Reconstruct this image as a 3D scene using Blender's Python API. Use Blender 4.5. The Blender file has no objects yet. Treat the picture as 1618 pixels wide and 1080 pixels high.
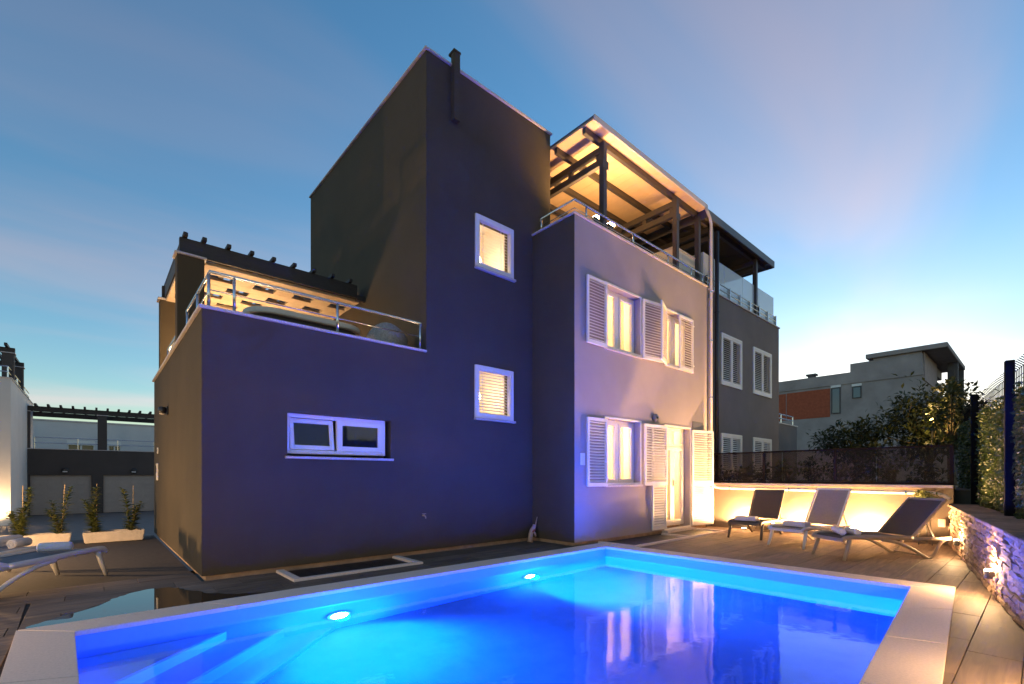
import bpy, bmesh, math, random
from mathutils import Vector, Matrix
random.seed(7)
S = bpy.context.scene
COL = S.collection
R = math.radians
PI = math.pi

# ------------------------------------------------------------------ camera, sky, sun, exposure
TH = 0.7251                                   # heading of the view, clockwise from +Y
cd = bpy.data.cameras.new('camera'); cam = bpy.data.objects.new('camera', cd); COL.objects.link(cam)
cam.location = (-0.958, -6.636, 1.25)
cam.rotation_euler = (PI/2, 0, -TH)
cd.sensor_width = 36; cd.lens = 36*745.475/1618
cd.shift_y = (752.16-540)/1618
cd.clip_start = 0.02; cd.clip_end = 3000
S.camera = cam

W = bpy.data.worlds.new('World'); S.world = W; W.use_nodes = True
wn, wl = W.node_tree.nodes, W.node_tree.links
wn.clear()
def wnode(t, **k):
    n = wn.new(t)
    for a, b in k.items(): setattr(n, a, b)
    return n
SUN_EL, SUN_AZ = R(3.2), R(76)
sky = wnode('ShaderNodeTexSky', sky_type='NISHITA', sun_disc=False, sun_elevation=SUN_EL, sun_rotation=SUN_AZ,
            altitude=50, air_density=1.0, dust_density=0.15, ozone_density=2.4)
tc = wnode('ShaderNodeTexCoord')
sep = wnode('ShaderNodeSeparateXYZ'); wl.new(tc.outputs['Generated'], sep.inputs[0])
zz = wnode('ShaderNodeMath', operation='ADD'); zz.inputs[1].default_value = 0.16
mx = wnode('ShaderNodeMath', operation='MAXIMUM'); mx.inputs[1].default_value = 0.0
wl.new(sep.outputs[2], mx.inputs[0]); wl.new(mx.outputs[0], zz.inputs[0])
dx = wnode('ShaderNodeMath', operation='DIVIDE'); dy = wnode('ShaderNodeMath', operation='DIVIDE')
wl.new(sep.outputs[0], dx.inputs[0]); wl.new(zz.outputs[0], dx.inputs[1])
wl.new(sep.outputs[1], dy.inputs[0]); wl.new(zz.outputs[0], dy.inputs[1])
cmb = wnode('ShaderNodeCombineXYZ'); wl.new(dx.outputs[0], cmb.inputs[0]); wl.new(dy.outputs[0], cmb.inputs[1])
mp = wnode('ShaderNodeMapping'); wl.new(cmb.outputs[0], mp.inputs[0])
mp.inputs['Rotation'].default_value = (0, 0, R(-35)); mp.inputs['Scale'].default_value = (0.55, 1.5, 1)
mp.inputs['Location'].default_value = (5.7, 2.2, 0)
nz = wnode('ShaderNodeTexNoise'); wl.new(mp.outputs[0], nz.inputs['Vector'])
nz.inputs['Scale'].default_value = 1.1; nz.inputs['Detail'].default_value = 6; nz.inputs['Roughness'].default_value = 0.45
nz.inputs['Distortion'].default_value = 0.5
cr = wnode('ShaderNodeMapRange', interpolation_type='SMOOTHSTEP'); wl.new(nz.outputs['Fac'], cr.inputs[0])
cr.inputs[1].default_value = 0.36; cr.inputs[2].default_value = 0.80; cr.inputs[3].default_value = 0.05; cr.inputs[4].default_value = 0.55
gray = wnode('ShaderNodeRGBToBW'); wl.new(sky.outputs[0], gray.inputs[0])
clc = wnode('ShaderNodeVectorMath', operation='SCALE'); clc.inputs[0].default_value = (1.12, .86, .82)
wl.new(gray.outputs[0], clc.inputs['Scale'])
cla = wnode('ShaderNodeVectorMath', operation='ADD'); cla.inputs[1].default_value = (.44, .36, .44); wl.new(clc.outputs[0], cla.inputs[0])
mixc = wnode('ShaderNodeMix', data_type='RGBA'); wl.new(cr.outputs[0], mixc.inputs['Factor'])
wl.new(sky.outputs[0], mixc.inputs[6]); wl.new(cla.outputs[0], mixc.inputs[7])
hs = wnode('ShaderNodeHueSaturation'); hs.inputs['Saturation'].default_value = 1.2; hs.inputs['Value'].default_value = 1.28; hs.inputs['Hue'].default_value = 0.498; wl.new(mixc.outputs[2], hs.inputs['Color'])
bg = wnode('ShaderNodeBackground'); wl.new(hs.outputs[0], bg.inputs[0]); bg.inputs[1].default_value = 0.10
wo = wnode('ShaderNodeOutputWorld'); wl.new(bg.outputs[0], wo.inputs[0])

sd = bpy.data.lights.new('sun', 'SUN'); sun = bpy.data.objects.new('sun', sd); COL.objects.link(sun)
sd.energy = 0.03; sd.angle = R(8); sd.color = (1, .72, .5)
sdir = Vector((math.sin(SUN_AZ)*math.cos(SUN_EL), math.cos(SUN_AZ)*math.cos(SUN_EL), math.sin(SUN_EL)))
sun.rotation_euler = sdir.to_track_quat('Z', 'Y').to_euler()

S.view_settings.view_transform = 'Standard'; S.view_settings.look = 'None'
S.view_settings.exposure = 1.9; S.view_settings.gamma = 1.0; S.view_settings.use_curve_mapping = False
S.render.engine = 'CYCLES'
cy = S.cycles
cy.use_denoising = True
try: cy.denoiser = 'OPENIMAGEDENOISE'; cy.denoising_input_passes = 'RGB_ALBEDO_NORMAL'
except Exception: pass
cy.max_bounces = 10; cy.diffuse_bounces = 6; cy.glossy_bounces = 4; cy.transmission_bounces = 8; cy.transparent_max_bounces = 16
cy.sample_clamp_indirect = 4.0; cy.blur_glossy = 0.5
cy.caustics_reflective = False; cy.caustics_refractive = True
cy.use_light_tree = True

# ------------------------------------------------------------------ materials
MAT = {}
def mat(name, color=(.5,.5,.5), rough=.7, metal=0., noise=None, bump=None, spec=.5, alpha=None, var=0., emit=None, stretch=None, trans=None):
    """noise=(scale, amount): brightness mottling; bump=(scale, strength); var: per object brightness variation"""
    m = bpy.data.materials.new(name); m.use_nodes = True
    n, l = m.node_tree.nodes, m.node_tree.links
    b = n['Principled BSDF']
    b.inputs['Base Color'].default_value = (*color, 1); b.inputs['Roughness'].default_value = rough
    b.inputs['Metallic'].default_value = metal; b.inputs['Specular IOR Level'].default_value = spec
    co = None
    def coords():
        nonlocal co
        if co is None:
            t = n.new('ShaderNodeTexCoord'); co = t.outputs['Object']
            if stretch:
                mm = n.new('ShaderNodeMapping'); mm.inputs['Scale'].default_value = stretch; l.new(co, mm.inputs[0]); co = mm.outputs[0]
        return co
    val = None
    if noise:
        t = n.new('ShaderNodeTexNoise'); t.inputs['Scale'].default_value = noise[0]; t.inputs['Detail'].default_value = 6; t.inputs['Roughness'].default_value = .6
        l.new(coords(), t.inputs['Vector'])
        r = n.new('ShaderNodeMapRange'); r.inputs[1].default_value = .3; r.inputs[2].default_value = .7
        r.inputs[3].default_value = 1-noise[1]; r.inputs[4].default_value = 1+noise[1]; l.new(t.outputs['Fac'], r.inputs[0]); val = r.outputs[0]
    if var:
        oi = n.new('ShaderNodeObjectInfo'); r = n.new('ShaderNodeMapRange')
        r.inputs[3].default_value = 1-var; r.inputs[4].default_value = 1+var; l.new(oi.outputs['Random'], r.inputs[0])
        if val is None: val = r.outputs[0]
        else:
            q = n.new('ShaderNodeMath'); q.operation = 'MULTIPLY'; l.new(val, q.inputs[0]); l.new(r.outputs[0], q.inputs[1]); val = q.outputs[0]
    if val is not None:
        s = n.new('ShaderNodeVectorMath'); s.operation = 'SCALE'; s.inputs[0].default_value = color; l.new(val, s.inputs['Scale']); l.new(s.outputs[0], b.inputs['Base Color'])
    if bump:
        t = n.new('ShaderNodeTexNoise'); t.inputs['Scale'].default_value = bump[0]; t.inputs['Detail'].default_value = 4; l.new(coords(), t.inputs['Vector'])
        bp = n.new('ShaderNodeBump'); bp.inputs['Strength'].default_value = bump[1]; bp.inputs['Distance'].default_value = .01
        l.new(t.outputs['Fac'], bp.inputs['Height']); l.new(bp.outputs[0], b.inputs['Normal'])
    if emit: b.inputs['Emission Color'].default_value = (*emit[0], 1); b.inputs['Emission Strength'].default_value = emit[1]
    if alpha is not None: b.inputs['Alpha'].default_value = alpha
    if trans: b.inputs['Transmission Weight'].default_value = trans
    MAT[name] = m
    return m
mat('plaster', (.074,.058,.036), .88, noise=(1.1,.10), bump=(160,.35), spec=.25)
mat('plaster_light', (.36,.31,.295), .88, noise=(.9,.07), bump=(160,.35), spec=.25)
mat('plaster_low_wall', (.105,.085,.07), .9, noise=(1.4,.12), bump=(160,.35), spec=.2)
mat('plaster_mid', (.19,.165,.155), .88, noise=(1.1,.10), bump=(160,.35), spec=.25)
mat('plaster_white', (.62,.60,.57), .85, noise=(.8,.06), bump=(140,.25), spec=.25)
mat('plaster_dark', (.085,.072,.066), .88, noise=(1.0,.1), bump=(140,.25), spec=.25)
mat('plinth', (.36,.24,.15), .9, noise=(6,.25), bump=(60,.4))
mat('granite', (.52,.47,.45), .5, noise=(70,.28), bump=(90,.1))
mat('coping_stone', (.70,.59,.51), .75, noise=(60,.10), bump=(220,.25))
mat('white_paint', (.78,.74,.66), .45, noise=(5,.03))
mat('shutter_white', (.76,.72,.66), .5, noise=(5,.04))
mat('glass', (1,1,1), .0, trans=1.0); MAT['glass'].node_tree.nodes['Principled BSDF'].inputs['IOR'].default_value = 1.02
mat('chrome', (.62,.63,.65), .25, metal=1.0)
mat('dark_steel', (.050,.041,.036), .5, noise=(4,.12))
mat('dark_timber', (.035,.027,.022), .6, noise=(12,.3), stretch=(1,8,8))
mat('pergola_board', (.52,.40,.27), .65, noise=(9,.08), var=.06)
mat('ceiling_panel', (.58,.40,.23), .55, noise=(3,.05))
mat('anthracite', (.09,.088,.09), .45, noise=(3,.06))
mat('pipe_cream', (.60,.53,.47), .4, noise=(3,.04))
mat('pipe_black', (.018,.018,.02), .35)
mat('curtain', (.78,.68,.50), .9)
mat('room_wall', (.75,.68,.58), .9, noise=(2,.03))
mat('deck_base', (.06,.05,.045), .95, noise=(20,.2))
mat('asphalt', (.055,.053,.052), .9, noise=(3,.2), bump=(90,.3))
mat('earth', (.05,.045,.03), .95, noise=(2,.3), bump=(30,.5))
mat('paver', (.12,.115,.11), .8, noise=(4,.15), bump=(60,.3), var=.08)
mat('well_black', (.02,.021,.024), .45, noise=(8,.2))
mat('towel', (.74,.70,.69), .95, noise=(40,.05), bump=(260,.6))
mat('sling_dark', (.055,.042,.036), .75, noise=(30,.1), bump=(300,.3))
mat('sling_taupe', (.27,.22,.20), .75, noise=(30,.08), bump=(300,.3))
mat('sling_grey', (.13,.14,.17), .75, noise=(30,.08), bump=(300,.3))
mat('frame_taupe', (.27,.22,.17), .5, noise=(10,.05))
mat('frame_brown', (.10,.075,.06), .5, noise=(10,.05))
mat('frame_white', (.66,.62,.58), .45, noise=(10,.04))
mat('planter_stone', (.58,.50,.42), .85, noise=(9,.12), bump=(38,1.0))
mat('bark', (.12,.085,.05), .9, noise=(18,.3), bump=(40,.6))
mat('cane', (.50,.36,.20), .7, noise=(14,.15))
mat('driftwood', (.42,.30,.22), .85, noise=(14,.25), bump=(40,.6))
mat('terracotta', (.30,.07,.04), .7, noise=(12,.2))
mat('concrete', (.34,.285,.25), .9, noise=(.7,.22), bump=(12,.3))
mat('concrete_dark', (.11,.10,.095), .9, noise=(.7,.25), bump=(12,.3))
mat('brick', (.36,.085,.035), .9, noise=(6,.18))
mat('plank_pale', (.42,.33,.30), .85, noise=(4,.15))
mat('far_glass', (.02,.04,.06), .08, spec=.8)
mat('dark_glass', (.012,.014,.016), .04, spec=.8)
mat('wicker', (.34,.30,.27), .8, noise=(40,.3), bump=(90,1.0))
mat('post_black', (.006,.006,.006), .95, spec=.05)
mat('screen_frame', (.018,.012,.010), .9, spec=.1)
mat('lamp_black', (.025,.025,.026), .45)
mat('garage_door', (.40,.34,.29), .7, noise=(3,.08))
mat('frosted', (.62,.68,.70), .35, spec=.5, alpha=.62)
mat('cream_panel', (.66,.58,.46), .6, noise=(3,.05))
mat('vent_grey', (.17,.16,.155), .5)

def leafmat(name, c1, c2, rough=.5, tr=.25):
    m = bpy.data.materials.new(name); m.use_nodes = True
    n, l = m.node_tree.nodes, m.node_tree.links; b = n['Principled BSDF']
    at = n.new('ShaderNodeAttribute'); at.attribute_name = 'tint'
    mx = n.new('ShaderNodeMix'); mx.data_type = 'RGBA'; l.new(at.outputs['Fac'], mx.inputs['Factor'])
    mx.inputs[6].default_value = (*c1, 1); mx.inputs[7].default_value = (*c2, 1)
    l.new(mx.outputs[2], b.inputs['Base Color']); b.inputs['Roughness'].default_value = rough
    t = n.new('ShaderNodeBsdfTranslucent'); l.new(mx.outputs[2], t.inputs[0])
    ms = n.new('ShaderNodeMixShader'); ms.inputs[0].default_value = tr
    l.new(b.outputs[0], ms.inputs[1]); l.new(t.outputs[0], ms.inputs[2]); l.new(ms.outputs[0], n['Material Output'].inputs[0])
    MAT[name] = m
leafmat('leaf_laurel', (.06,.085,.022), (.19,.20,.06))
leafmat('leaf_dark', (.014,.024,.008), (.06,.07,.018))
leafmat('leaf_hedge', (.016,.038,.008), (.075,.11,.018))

# curtain: half translucent cloth
m = MAT['curtain']; n, l = m.node_tree.nodes, m.node_tree.links
t = n.new('ShaderNodeBsdfTranslucent'); t.inputs[0].default_value = (.85,.74,.52,1)
ms = n.new('ShaderNodeMixShader'); ms.inputs[0].default_value = .6
l.new(n['Principled BSDF'].outputs[0], ms.inputs[1]); l.new(t.outputs[0], ms.inputs[2]); l.new(ms.outputs[0], n['Material Output'].inputs[0])

# wood-look deck tile: grain along local X, differs per tile
m = mat('deck_tile', (.17,.125,.095), .5)
n, l = m.node_tree.nodes, m.node_tree.links; b = n['Principled BSDF']
tcn = n.new('ShaderNodeTexCoord'); oi = n.new('ShaderNodeObjectInfo')
ad = n.new('ShaderNodeVectorMath'); ad.operation = 'MULTIPLY_ADD'; ad.inputs[1].default_value = (0,0,0)
sc_ = n.new('ShaderNodeVectorMath'); sc_.operation = 'SCALE'; sc_.inputs[0].default_value = (37, 91, 53); l.new(oi.outputs['Random'], sc_.inputs['Scale'])
av = n.new('ShaderNodeVectorMath'); l.new(tcn.outputs['Object'], av.inputs[0]); l.new(sc_.outputs[0], av.inputs[1])
mpn = n.new('ShaderNodeMapping'); mpn.inputs['Scale'].default_value = (.9, 9, 1); l.new(av.outputs[0], mpn.inputs[0])
tn = n.new('ShaderNodeTexNoise'); tn.inputs['Scale'].default_value = 2.2; tn.inputs['Detail'].default_value = 7; tn.inputs['Distortion'].default_value = .8; l.new(mpn.outputs[0], tn.inputs[0])
rp = n.new('ShaderNodeValToRGB'); l.new(tn.outputs['Fac'], rp.inputs[0])
rp.color_ramp.elements[0].position = .3; rp.color_ramp.elements[0].color = (.075,.053,.039,1)
rp.color_ramp.elements[1].position = .72; rp.color_ramp.elements[1].color = (.20,.148,.112,1)
mr = n.new('ShaderNodeMapRange'); mr.inputs[3].default_value = .78; mr.inputs[4].default_value = 1.2; l.new(oi.outputs['Random'], mr.inputs[0])
s2 = n.new('ShaderNodeVectorMath'); s2.operation = 'SCALE'; l.new(rp.outputs[0], s2.inputs[0]); l.new(mr.outputs[0], s2.inputs['Scale']); l.new(s2.outputs[0], b.inputs['Base Color'])
rr = n.new('ShaderNodeMapRange'); rr.inputs[3].default_value = .55; rr.inputs[4].default_value = .78; l.new(tn.outputs['Fac'], rr.inputs[0]); l.new(rr.outputs[0], b.inputs['Roughness'])
bp = n.new('ShaderNodeBump'); bp.inputs['Strength'].default_value = .25; bp.inputs['Distance'].default_value = .004; l.new(tn.outputs['Fac'], bp.inputs['Height']); l.new(bp.outputs[0], b.inputs['Normal'])

# split stone
m = mat('split_stone', (.29,.20,.15), .9, noise=(9,.30), bump=(30,1.0), var=.25, spec=.2)

# pool lining, water, puddle, tinted glass
mat('pool_lining', (.14,.46,.84), .55, noise=(30,.03))
def watermat(name, scale, strength, rough):
    m = bpy.data.materials.new(name); m.use_nodes = True
    n, l = m.node_tree.nodes, m.node_tree.links; n.remove(n['Principled BSDF'])
    g = n.new('ShaderNodeBsdfGlass'); g.inputs['IOR'].default_value = 1.333; g.inputs['Roughness'].default_value = rough
    t = n.new('ShaderNodeTexCoord'); x = n.new('ShaderNodeTexNoise'); x.inputs['Scale'].default_value = scale; x.inputs['Detail'].default_value = 3
    l.new(t.outputs['Object'], x.inputs[0]); bp = n.new('ShaderNodeBump'); bp.inputs['Strength'].default_value = strength; bp.inputs['Distance'].default_value = .02
    l.new(x.outputs['Fac'], bp.inputs['Height']); l.new(bp.outputs[0], g.inputs['Normal']); l.new(g.outputs[0], n['Material Output'].inputs[0]); MAT[name] = m
watermat('pool_water', 2.6, .16, .05)
mat('puddle_film', (.02,.017,.015), .015, spec=.6)
def tinted(name, c, fac, rough=.05):
    m = bpy.data.materials.new(name); m.use_nodes = True
    n, l = m.node_tree.nodes, m.node_tree.links; b = n['Principled BSDF']
    b.inputs['Base Color'].default_value = (*c, 1); b.inputs['Roughness'].default_value = rough
    t = n.new('ShaderNodeBsdfTransparent'); t.inputs[0].default_value = (.8,.72,.66,1)
    ms = n.new('ShaderNodeMixShader'); ms.inputs[0].default_value = fac
    l.new(b.outputs[0], ms.inputs[1]); l.new(t.outputs[0], ms.inputs[2]); l.new(ms.outputs[0], n['Material Output'].inputs[0]); MAT[name] = m
tinted('screen_mesh', (.012,.009,.008), .74, .6)
def emis(name, c, s):
    m = bpy.data.materials.new(name); m.use_nodes = True
    n, l = m.node_tree.nodes, m.node_tree.links; n.remove(n['Principled BSDF'])
    e = n.new('ShaderNodeEmission'); e.inputs[0].default_value = (*c, 1); e.inputs[1].default_value = s; l.new(e.outputs[0], n['Material Output'].inputs[0]); MAT[name] = m
WARM = (1, .60, .27)
emis('lamp_warm', (1,.78,.5), 30)
emis('lamp_pool', (.45,.85,1), 14)
emis('lamp_garden', (1,.55,.12), 8)

# ------------------------------------------------------------------ mesh helpers
class MB:
    def __init__(s): s.v = []; s.f = []; s.t = []
    def add(s, vs, fs):
        o = len(s.v); s.v += [tuple(x) for x in vs]; s.f += [tuple(i+o for i in f) for f in fs]; return s
    def box(s, a, b, M=None):
        (x0,y0,z0),(x1,y1,z1) = a, b
        vs = [(x0,y0,z0),(x1,y0,z0),(x1,y1,z0),(x0,y1,z0),(x0,y0,z1),(x1,y0,z1),(x1,y1,z1),(x0,y1,z1)]
        if M is not None: vs = [M @ Vector(p) for p in vs]
        return s.add(vs, [(0,3,2,1),(4,5,6,7),(0,1,5,4),(1,2,6,5),(2,3,7,6),(3,0,4,7)])
    def prism(s, poly, z0, z1):
        n = len(poly)
        a = sum(poly[i][0]*poly[(i+1)%n][1]-poly[(i+1)%n][0]*poly[i][1] for i in range(n))
        if a < 0: poly = poly[::-1]
        return s.add([(x,y,z0) for x,y in poly]+[(x,y,z1) for x,y in poly],
                     [tuple(range(n))[::-1], tuple(range(n,2*n))]+[(i,(i+1)%n,n+(i+1)%n,n+i) for i in range(n)])
    def bar(s, p, q, w, h, up=(0,0,1)):
        p, q = Vector(p), Vector(q); d = (q-p); L = d.length; d.normalize(); up = Vector(up)
        if abs(d.dot(up)) > .98: up = Vector((0,1,0)) if abs(d.y) < .9 else Vector((1,0,0))
        sd = d.cross(up).normalized(); u = sd.cross(d).normalized()
        c = [(-w/2,-h/2),(w/2,-h/2),(w/2,h/2),(-w/2,h/2)]
        return s.add([p+sd*a+u*b for a,b in c]+[q+sd*a+u*b for a,b in c], [(0,1,2,3),(7,6,5,4),(0,4,5,1),(1,5,6,2),(2,6,7,3),(3,7,4,0)])
    def tube(s, path, r, n=8, r2=None, cap=True):
        P = [Vector(p) for p in path]; k = len(P); rings = []
        rs = r if isinstance(r, (list, tuple)) else [r]*k
        ref = None
        for i in range(k):
            d = (P[min(i+1,k-1)]-P[max(i-1,0)]).normalized()
            if ref is None:
                ref = Vector((0,0,1)) if abs(d.z) < .95 else Vector((1,0,0))
            a = d.cross(ref).normalized(); bb = a.cross(d).normalized(); ref = bb
            rb = rs[i] if r2 is None else r2
            rings.append([P[i]+a*rs[i]*math.cos(2*PI*j/n)+bb*rb*math.sin(2*PI*j/n) for j in range(n)])
        o = []; [o.extend(x) for x in rings]
        fs = [(i*n+j, i*n+(j+1)%n, (i+1)*n+(j+1)%n, (i+1)*n+j) for i in range(k-1) for j in range(n)]
        if cap: fs += [tuple(range(n))[::-1], tuple((k-1)*n+j for j in range(n))]
        return s.add(o, fs)
    def lathe(s, prof, n=20, M=None):
        vs = [(r*math.cos(2*PI*j/n), r*math.sin(2*PI*j/n), z) for r,z in prof for j in range(n)]
        if M is not None: vs = [M @ Vector(p) for p in vs]
        k = len(prof)
        return s.add(vs, [(i*n+j, i*n+(j+1)%n, (i+1)*n+(j+1)%n, (i+1)*n+j) for i in range(k-1) for j in range(n)]+[tuple(range(n))[::-1], tuple((k-1)*n+j for j in range(n))])
    def leaf(s, p, d, nrm, L, w, tint):
        p, d, nrm = Vector(p), Vector(d).normalized(), Vector(nrm)
        sd = d.cross(nrm)
        if sd.length < 1e-4: sd = d.cross(Vector((.3,.5,.8)))
        sd.normalize(); nn = sd.cross(d).normalized()
        a = p; b = p+d*L*.45+sd*w/2+nn*w*.18; c = p+d*L-nn*L*.12; e = p+d*L*.45-sd*w/2+nn*w*.18; mdl = p+d*L*.5
        o = len(s.v); s.v += [tuple(a),tuple(b),tuple(c),tuple(e),tuple(mdl)]
        s.f += [(o,o+1,o+4),(o+1,o+2,o+4),(o,o+4,o+3),(o+4,o+2,o+3)]; s.t += [tint]*5
    def mesh(s, name, smooth=False):
        m = bpy.data.meshes.new(name); m.from_pydata(s.v, [], s.f)
        if s.t and len(s.t) == len(s.v):
            at = m.attributes.new('tint', 'FLOAT', 'POINT'); at.data.foreach_set('value', s.t)
        if smooth: m.polygons.foreach_set('use_smooth', [True]*len(m.polygons))
        m.update(); return m
    def obj(s, name, material, parent=None, smooth=False, bevel=0):
        m = s.mesh(name, smooth)
        if bevel:
            bm = bmesh.new(); bm.from_mesh(m); bmesh.ops.remove_doubles(bm, verts=bm.verts, dist=1e-5)
            bmesh.ops.bevel(bm, geom=[e for e in bm.edges if len(e.link_faces) == 2 and e.calc_face_angle(0) > .6], offset=bevel, segments=2, affect='EDGES', clamp_overlap=True)
            bm.to_mesh(m); bm.free()
        return link(name, m, material, parent)
def link(name, mesh, material=None, parent=None, M=None):
    if material and not mesh.materials: mesh.materials.append(MAT[material])
    o = bpy.data.objects.new(name, mesh); COL.objects.link(o)
    if parent is not None: o.parent = parent
    if M is not None: o.matrix_local = M
    return o
def tag(o, label=None, cat=None, group=None, kind=None):
    if label: o['label'] = label
    if cat: o['category'] = cat
    if group: o['group'] = group
    if kind: o['kind'] = kind
    return o
def thing(name, label, cat, loc=(0,0,0), rz=0, group=None):
    o = bpy.data.objects.new(name, None); COL.objects.link(o); o.location = loc; o.rotation_euler = (0,0,rz); o.empty_display_size = .1
    return tag(o, label, cat, group)
def box(name, a, b, material, parent=None, bevel=0): return MB().box(a, b).obj(name, material, parent, bevel=bevel)
def struct(o): o['kind'] = 'structure'; return o
def stuff(o): o['kind'] = 'stuff'; return o
def lamp(name, kind, loc, power, color, parent=None, radius=.03, aim=None, angle=None, blend=.5):
    d = bpy.data.lights.new(name, kind); o = bpy.data.objects.new(name, d); COL.objects.link(o)
    d.energy = power; d.color = color; d.shadow_soft_size = radius
    if kind == 'SPOT': d.spot_size = angle; d.spot_blend = blend
    o.location = loc
    if aim is not None: o.rotation_euler = Vector(aim).to_track_quat('-Z', 'Y').to_euler()
    if parent is not None: o.parent = parent
    return o
def wall_v(mb, v, t, u0, u1, z0, z1, holes):
    """wall facing -v at v, thickness t, with rectangular holes (u0,u1,z0,z1)"""
    us = sorted({u0,u1,*[h[i] for h in holes for i in (0,1)]}); zs = sorted({z0,z1,*[h[i] for h in holes for i in (2,3)]})
    for i in range(len(us)-1):
        for j in range(len(zs)-1):
            c = ((us[i]+us[i+1])/2, (zs[j]+zs[j+1])/2)
            if any(h[0] < c[0] < h[1] and h[2] < c[1] < h[3] for h in holes): continue
            for vv, fl in ((v,0),(v+t,1)):
                q = [(us[i],vv,zs[j]),(us[i+1],vv,zs[j]),(us[i+1],vv,zs[j+1]),(us[i],vv,zs[j+1])]
                mb.add(q, [(3,2,1,0) if fl else (0,1,2,3)])
    for a,b,c,d in holes+[(u0,u1,z0,z1)]:
        out = (a,b,c,d) == (u0,u1,z0,z1)
        q = [(a,c),(b,c),(b,d),(a,d)]
        for k in range(4):
            p0, p1 = q[k], q[(k+1)%4]
            f = (0,1,2,3) if not out else (3,2,1,0)
            mb.add([(p0[0],v,p0[1]),(p0[0],v+t,p0[1]),(p1[0],v+t,p1[1]),(p1[0],v,p1[1])], [f])
    return mb
def clip(poly, a, b):
    """keep the part of poly left of the line a->b"""
    def sd(p): return (b[0]-a[0])*(p[1]-a[1])-(b[1]-a[1])*(p[0]-a[0])
    out = []
    for i in range(len(poly)):
        p, q = poly[i], poly[(i+1)%len(poly)]; sp, sq = sd(p), sd(q)
        if sp >= 0: out.append(p)
        if sp*sq < 0: t = sp/(sp-sq); out.append((p[0]+t*(q[0]-p[0]), p[1]+t*(q[1]-p[1])))
    return out
def area(poly): return abs(sum(poly[i][0]*poly[(i+1)%len(poly)][1]-poly[(i+1)%len(poly)][0]*poly[i][1] for i in range(len(poly))))/2
def clip_convex(poly, reg):
    for i in range(len(reg)):
        if len(poly) < 3: return []
        poly = clip(poly, reg[i], reg[(i+1)%len(reg)])
    return poly if len(poly) >= 3 and area(poly) > .004 else []

# ------------------------------------------------------------------ ground
gr = MB().add([(-900,-900,-.95),(900,-900,-.95),(900,900,-.95),(-900,900,-.95)], [(0,1,2,3)]).obj('ground', 'asphalt'); struct(gr)
rd = MB().box((-12,6.1,-.95),(16,29.6,-.88)).obj('street', 'paver'); struct(rd)
up = MB().box((10.86,-9.5,-.9),(33,14,1.0)).obj('upper_terrain', 'earth'); struct(up)

# pool outline (inner water edge), counter-clockwise from above
PI_L, PI_F, PI_R, PI_N = (-1.07,-1.585), (5.67,-1.60), (5.80,-5.655), (-.90,-6.16)
PO_L, PO_F, PO_R, PO_N = (-1.42,-1.235), (6.03,-1.25), (6.16,-5.985), (-1.26,-6.535)
deck = MB()
REG = [[(6.03,-1.25),(6.16,-5.985),(6.2,-9),(10.62,-9),(10.62,-1.082),(6.03,-1.082)],          # beyond the pool
       [(-1.42,-1.235),(6.03,-1.25),(6.03,-1.082),(5.459,-1.082),(5.459,0),(-1.42,0)],          # between pool and house
       [(-7,-9),(-1.26,-9),(-1.26,-6.535),(-1.42,-1.235),(-1.42,0),(-7,0)],                      # left of the pool
       [(-1.26,-9),(6.2,-9),(6.16,-5.985),(-1.26,-6.535)],                                      # near side
       [(-7,0),(0,0),(0,6.05),(-7,6.05)]]                                                       # beside the house
def ccw(p):
    a = sum(p[i][0]*p[(i+1)%len(p)][1]-p[(i+1)%len(p)][0]*p[i][1] for i in range(len(p)))
    return p if a > 0 else p[::-1]
REG = [ccw(r) for r in REG]
# cells of the notch between pool and house, made convex
CONV = [REG[0], ccw([(-1.42,-1.235),(5.459,-1.249),(5.459,0),(-1.42,0)]), ccw([(5.459,-1.249),(6.03,-1.25),(6.03,-1.082),(5.459,-1.082)]), REG[2], REG[3], REG[4]]
W0, W1 = Vector((11.2,-5.416)), Vector((-2.0,-7.695))     # face line of the stone wall
wd = (W1-W0).normalized(); wnrm = Vector((-wd.y, wd.x))    # wall runs along wd
if wnrm.y > 0: wnrm = -wnrm                                # pointing away from the pool
WELLS = [(.81,2.56,-.76,0.0), (6.10,9.75,-1.90,-1.079)]
for c in CONV: deck.prism(c, -.06, -.014)
deck_o = struct(deck.obj('pool_deck', 'deck_base'))
tile_full = {}
def deck_tile(poly, full):
    cx = sum(p[0] for p in poly)/len(poly); cy_ = sum(p[1] for p in poly)/len(poly)
    if full and full in tile_full: me = tile_full[full]
    else:
        mb = MB().prism([(p[0]-cx,p[1]-cy_) for p in poly], -.016, 0)
        me = mb.mesh('deck_tile')
        bm = bmesh.new(); bm.from_mesh(me)
        bmesh.ops.bevel(bm, geom=[e for e in bm.edges if all(v.co.z > -.001 for v in e.verts)], offset=.0025, segments=1, affect='EDGES'); bm.to_mesh(me); bm.free()
        if full: tile_full[full] = me
    o = link('deck_tile', me, 'deck_tile', deck_o); o.location = (cx, cy_, random.uniform(-.0012,.0012))
cell_v, cell_u, gap = .2785, .92, .005
ntile = 0
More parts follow.
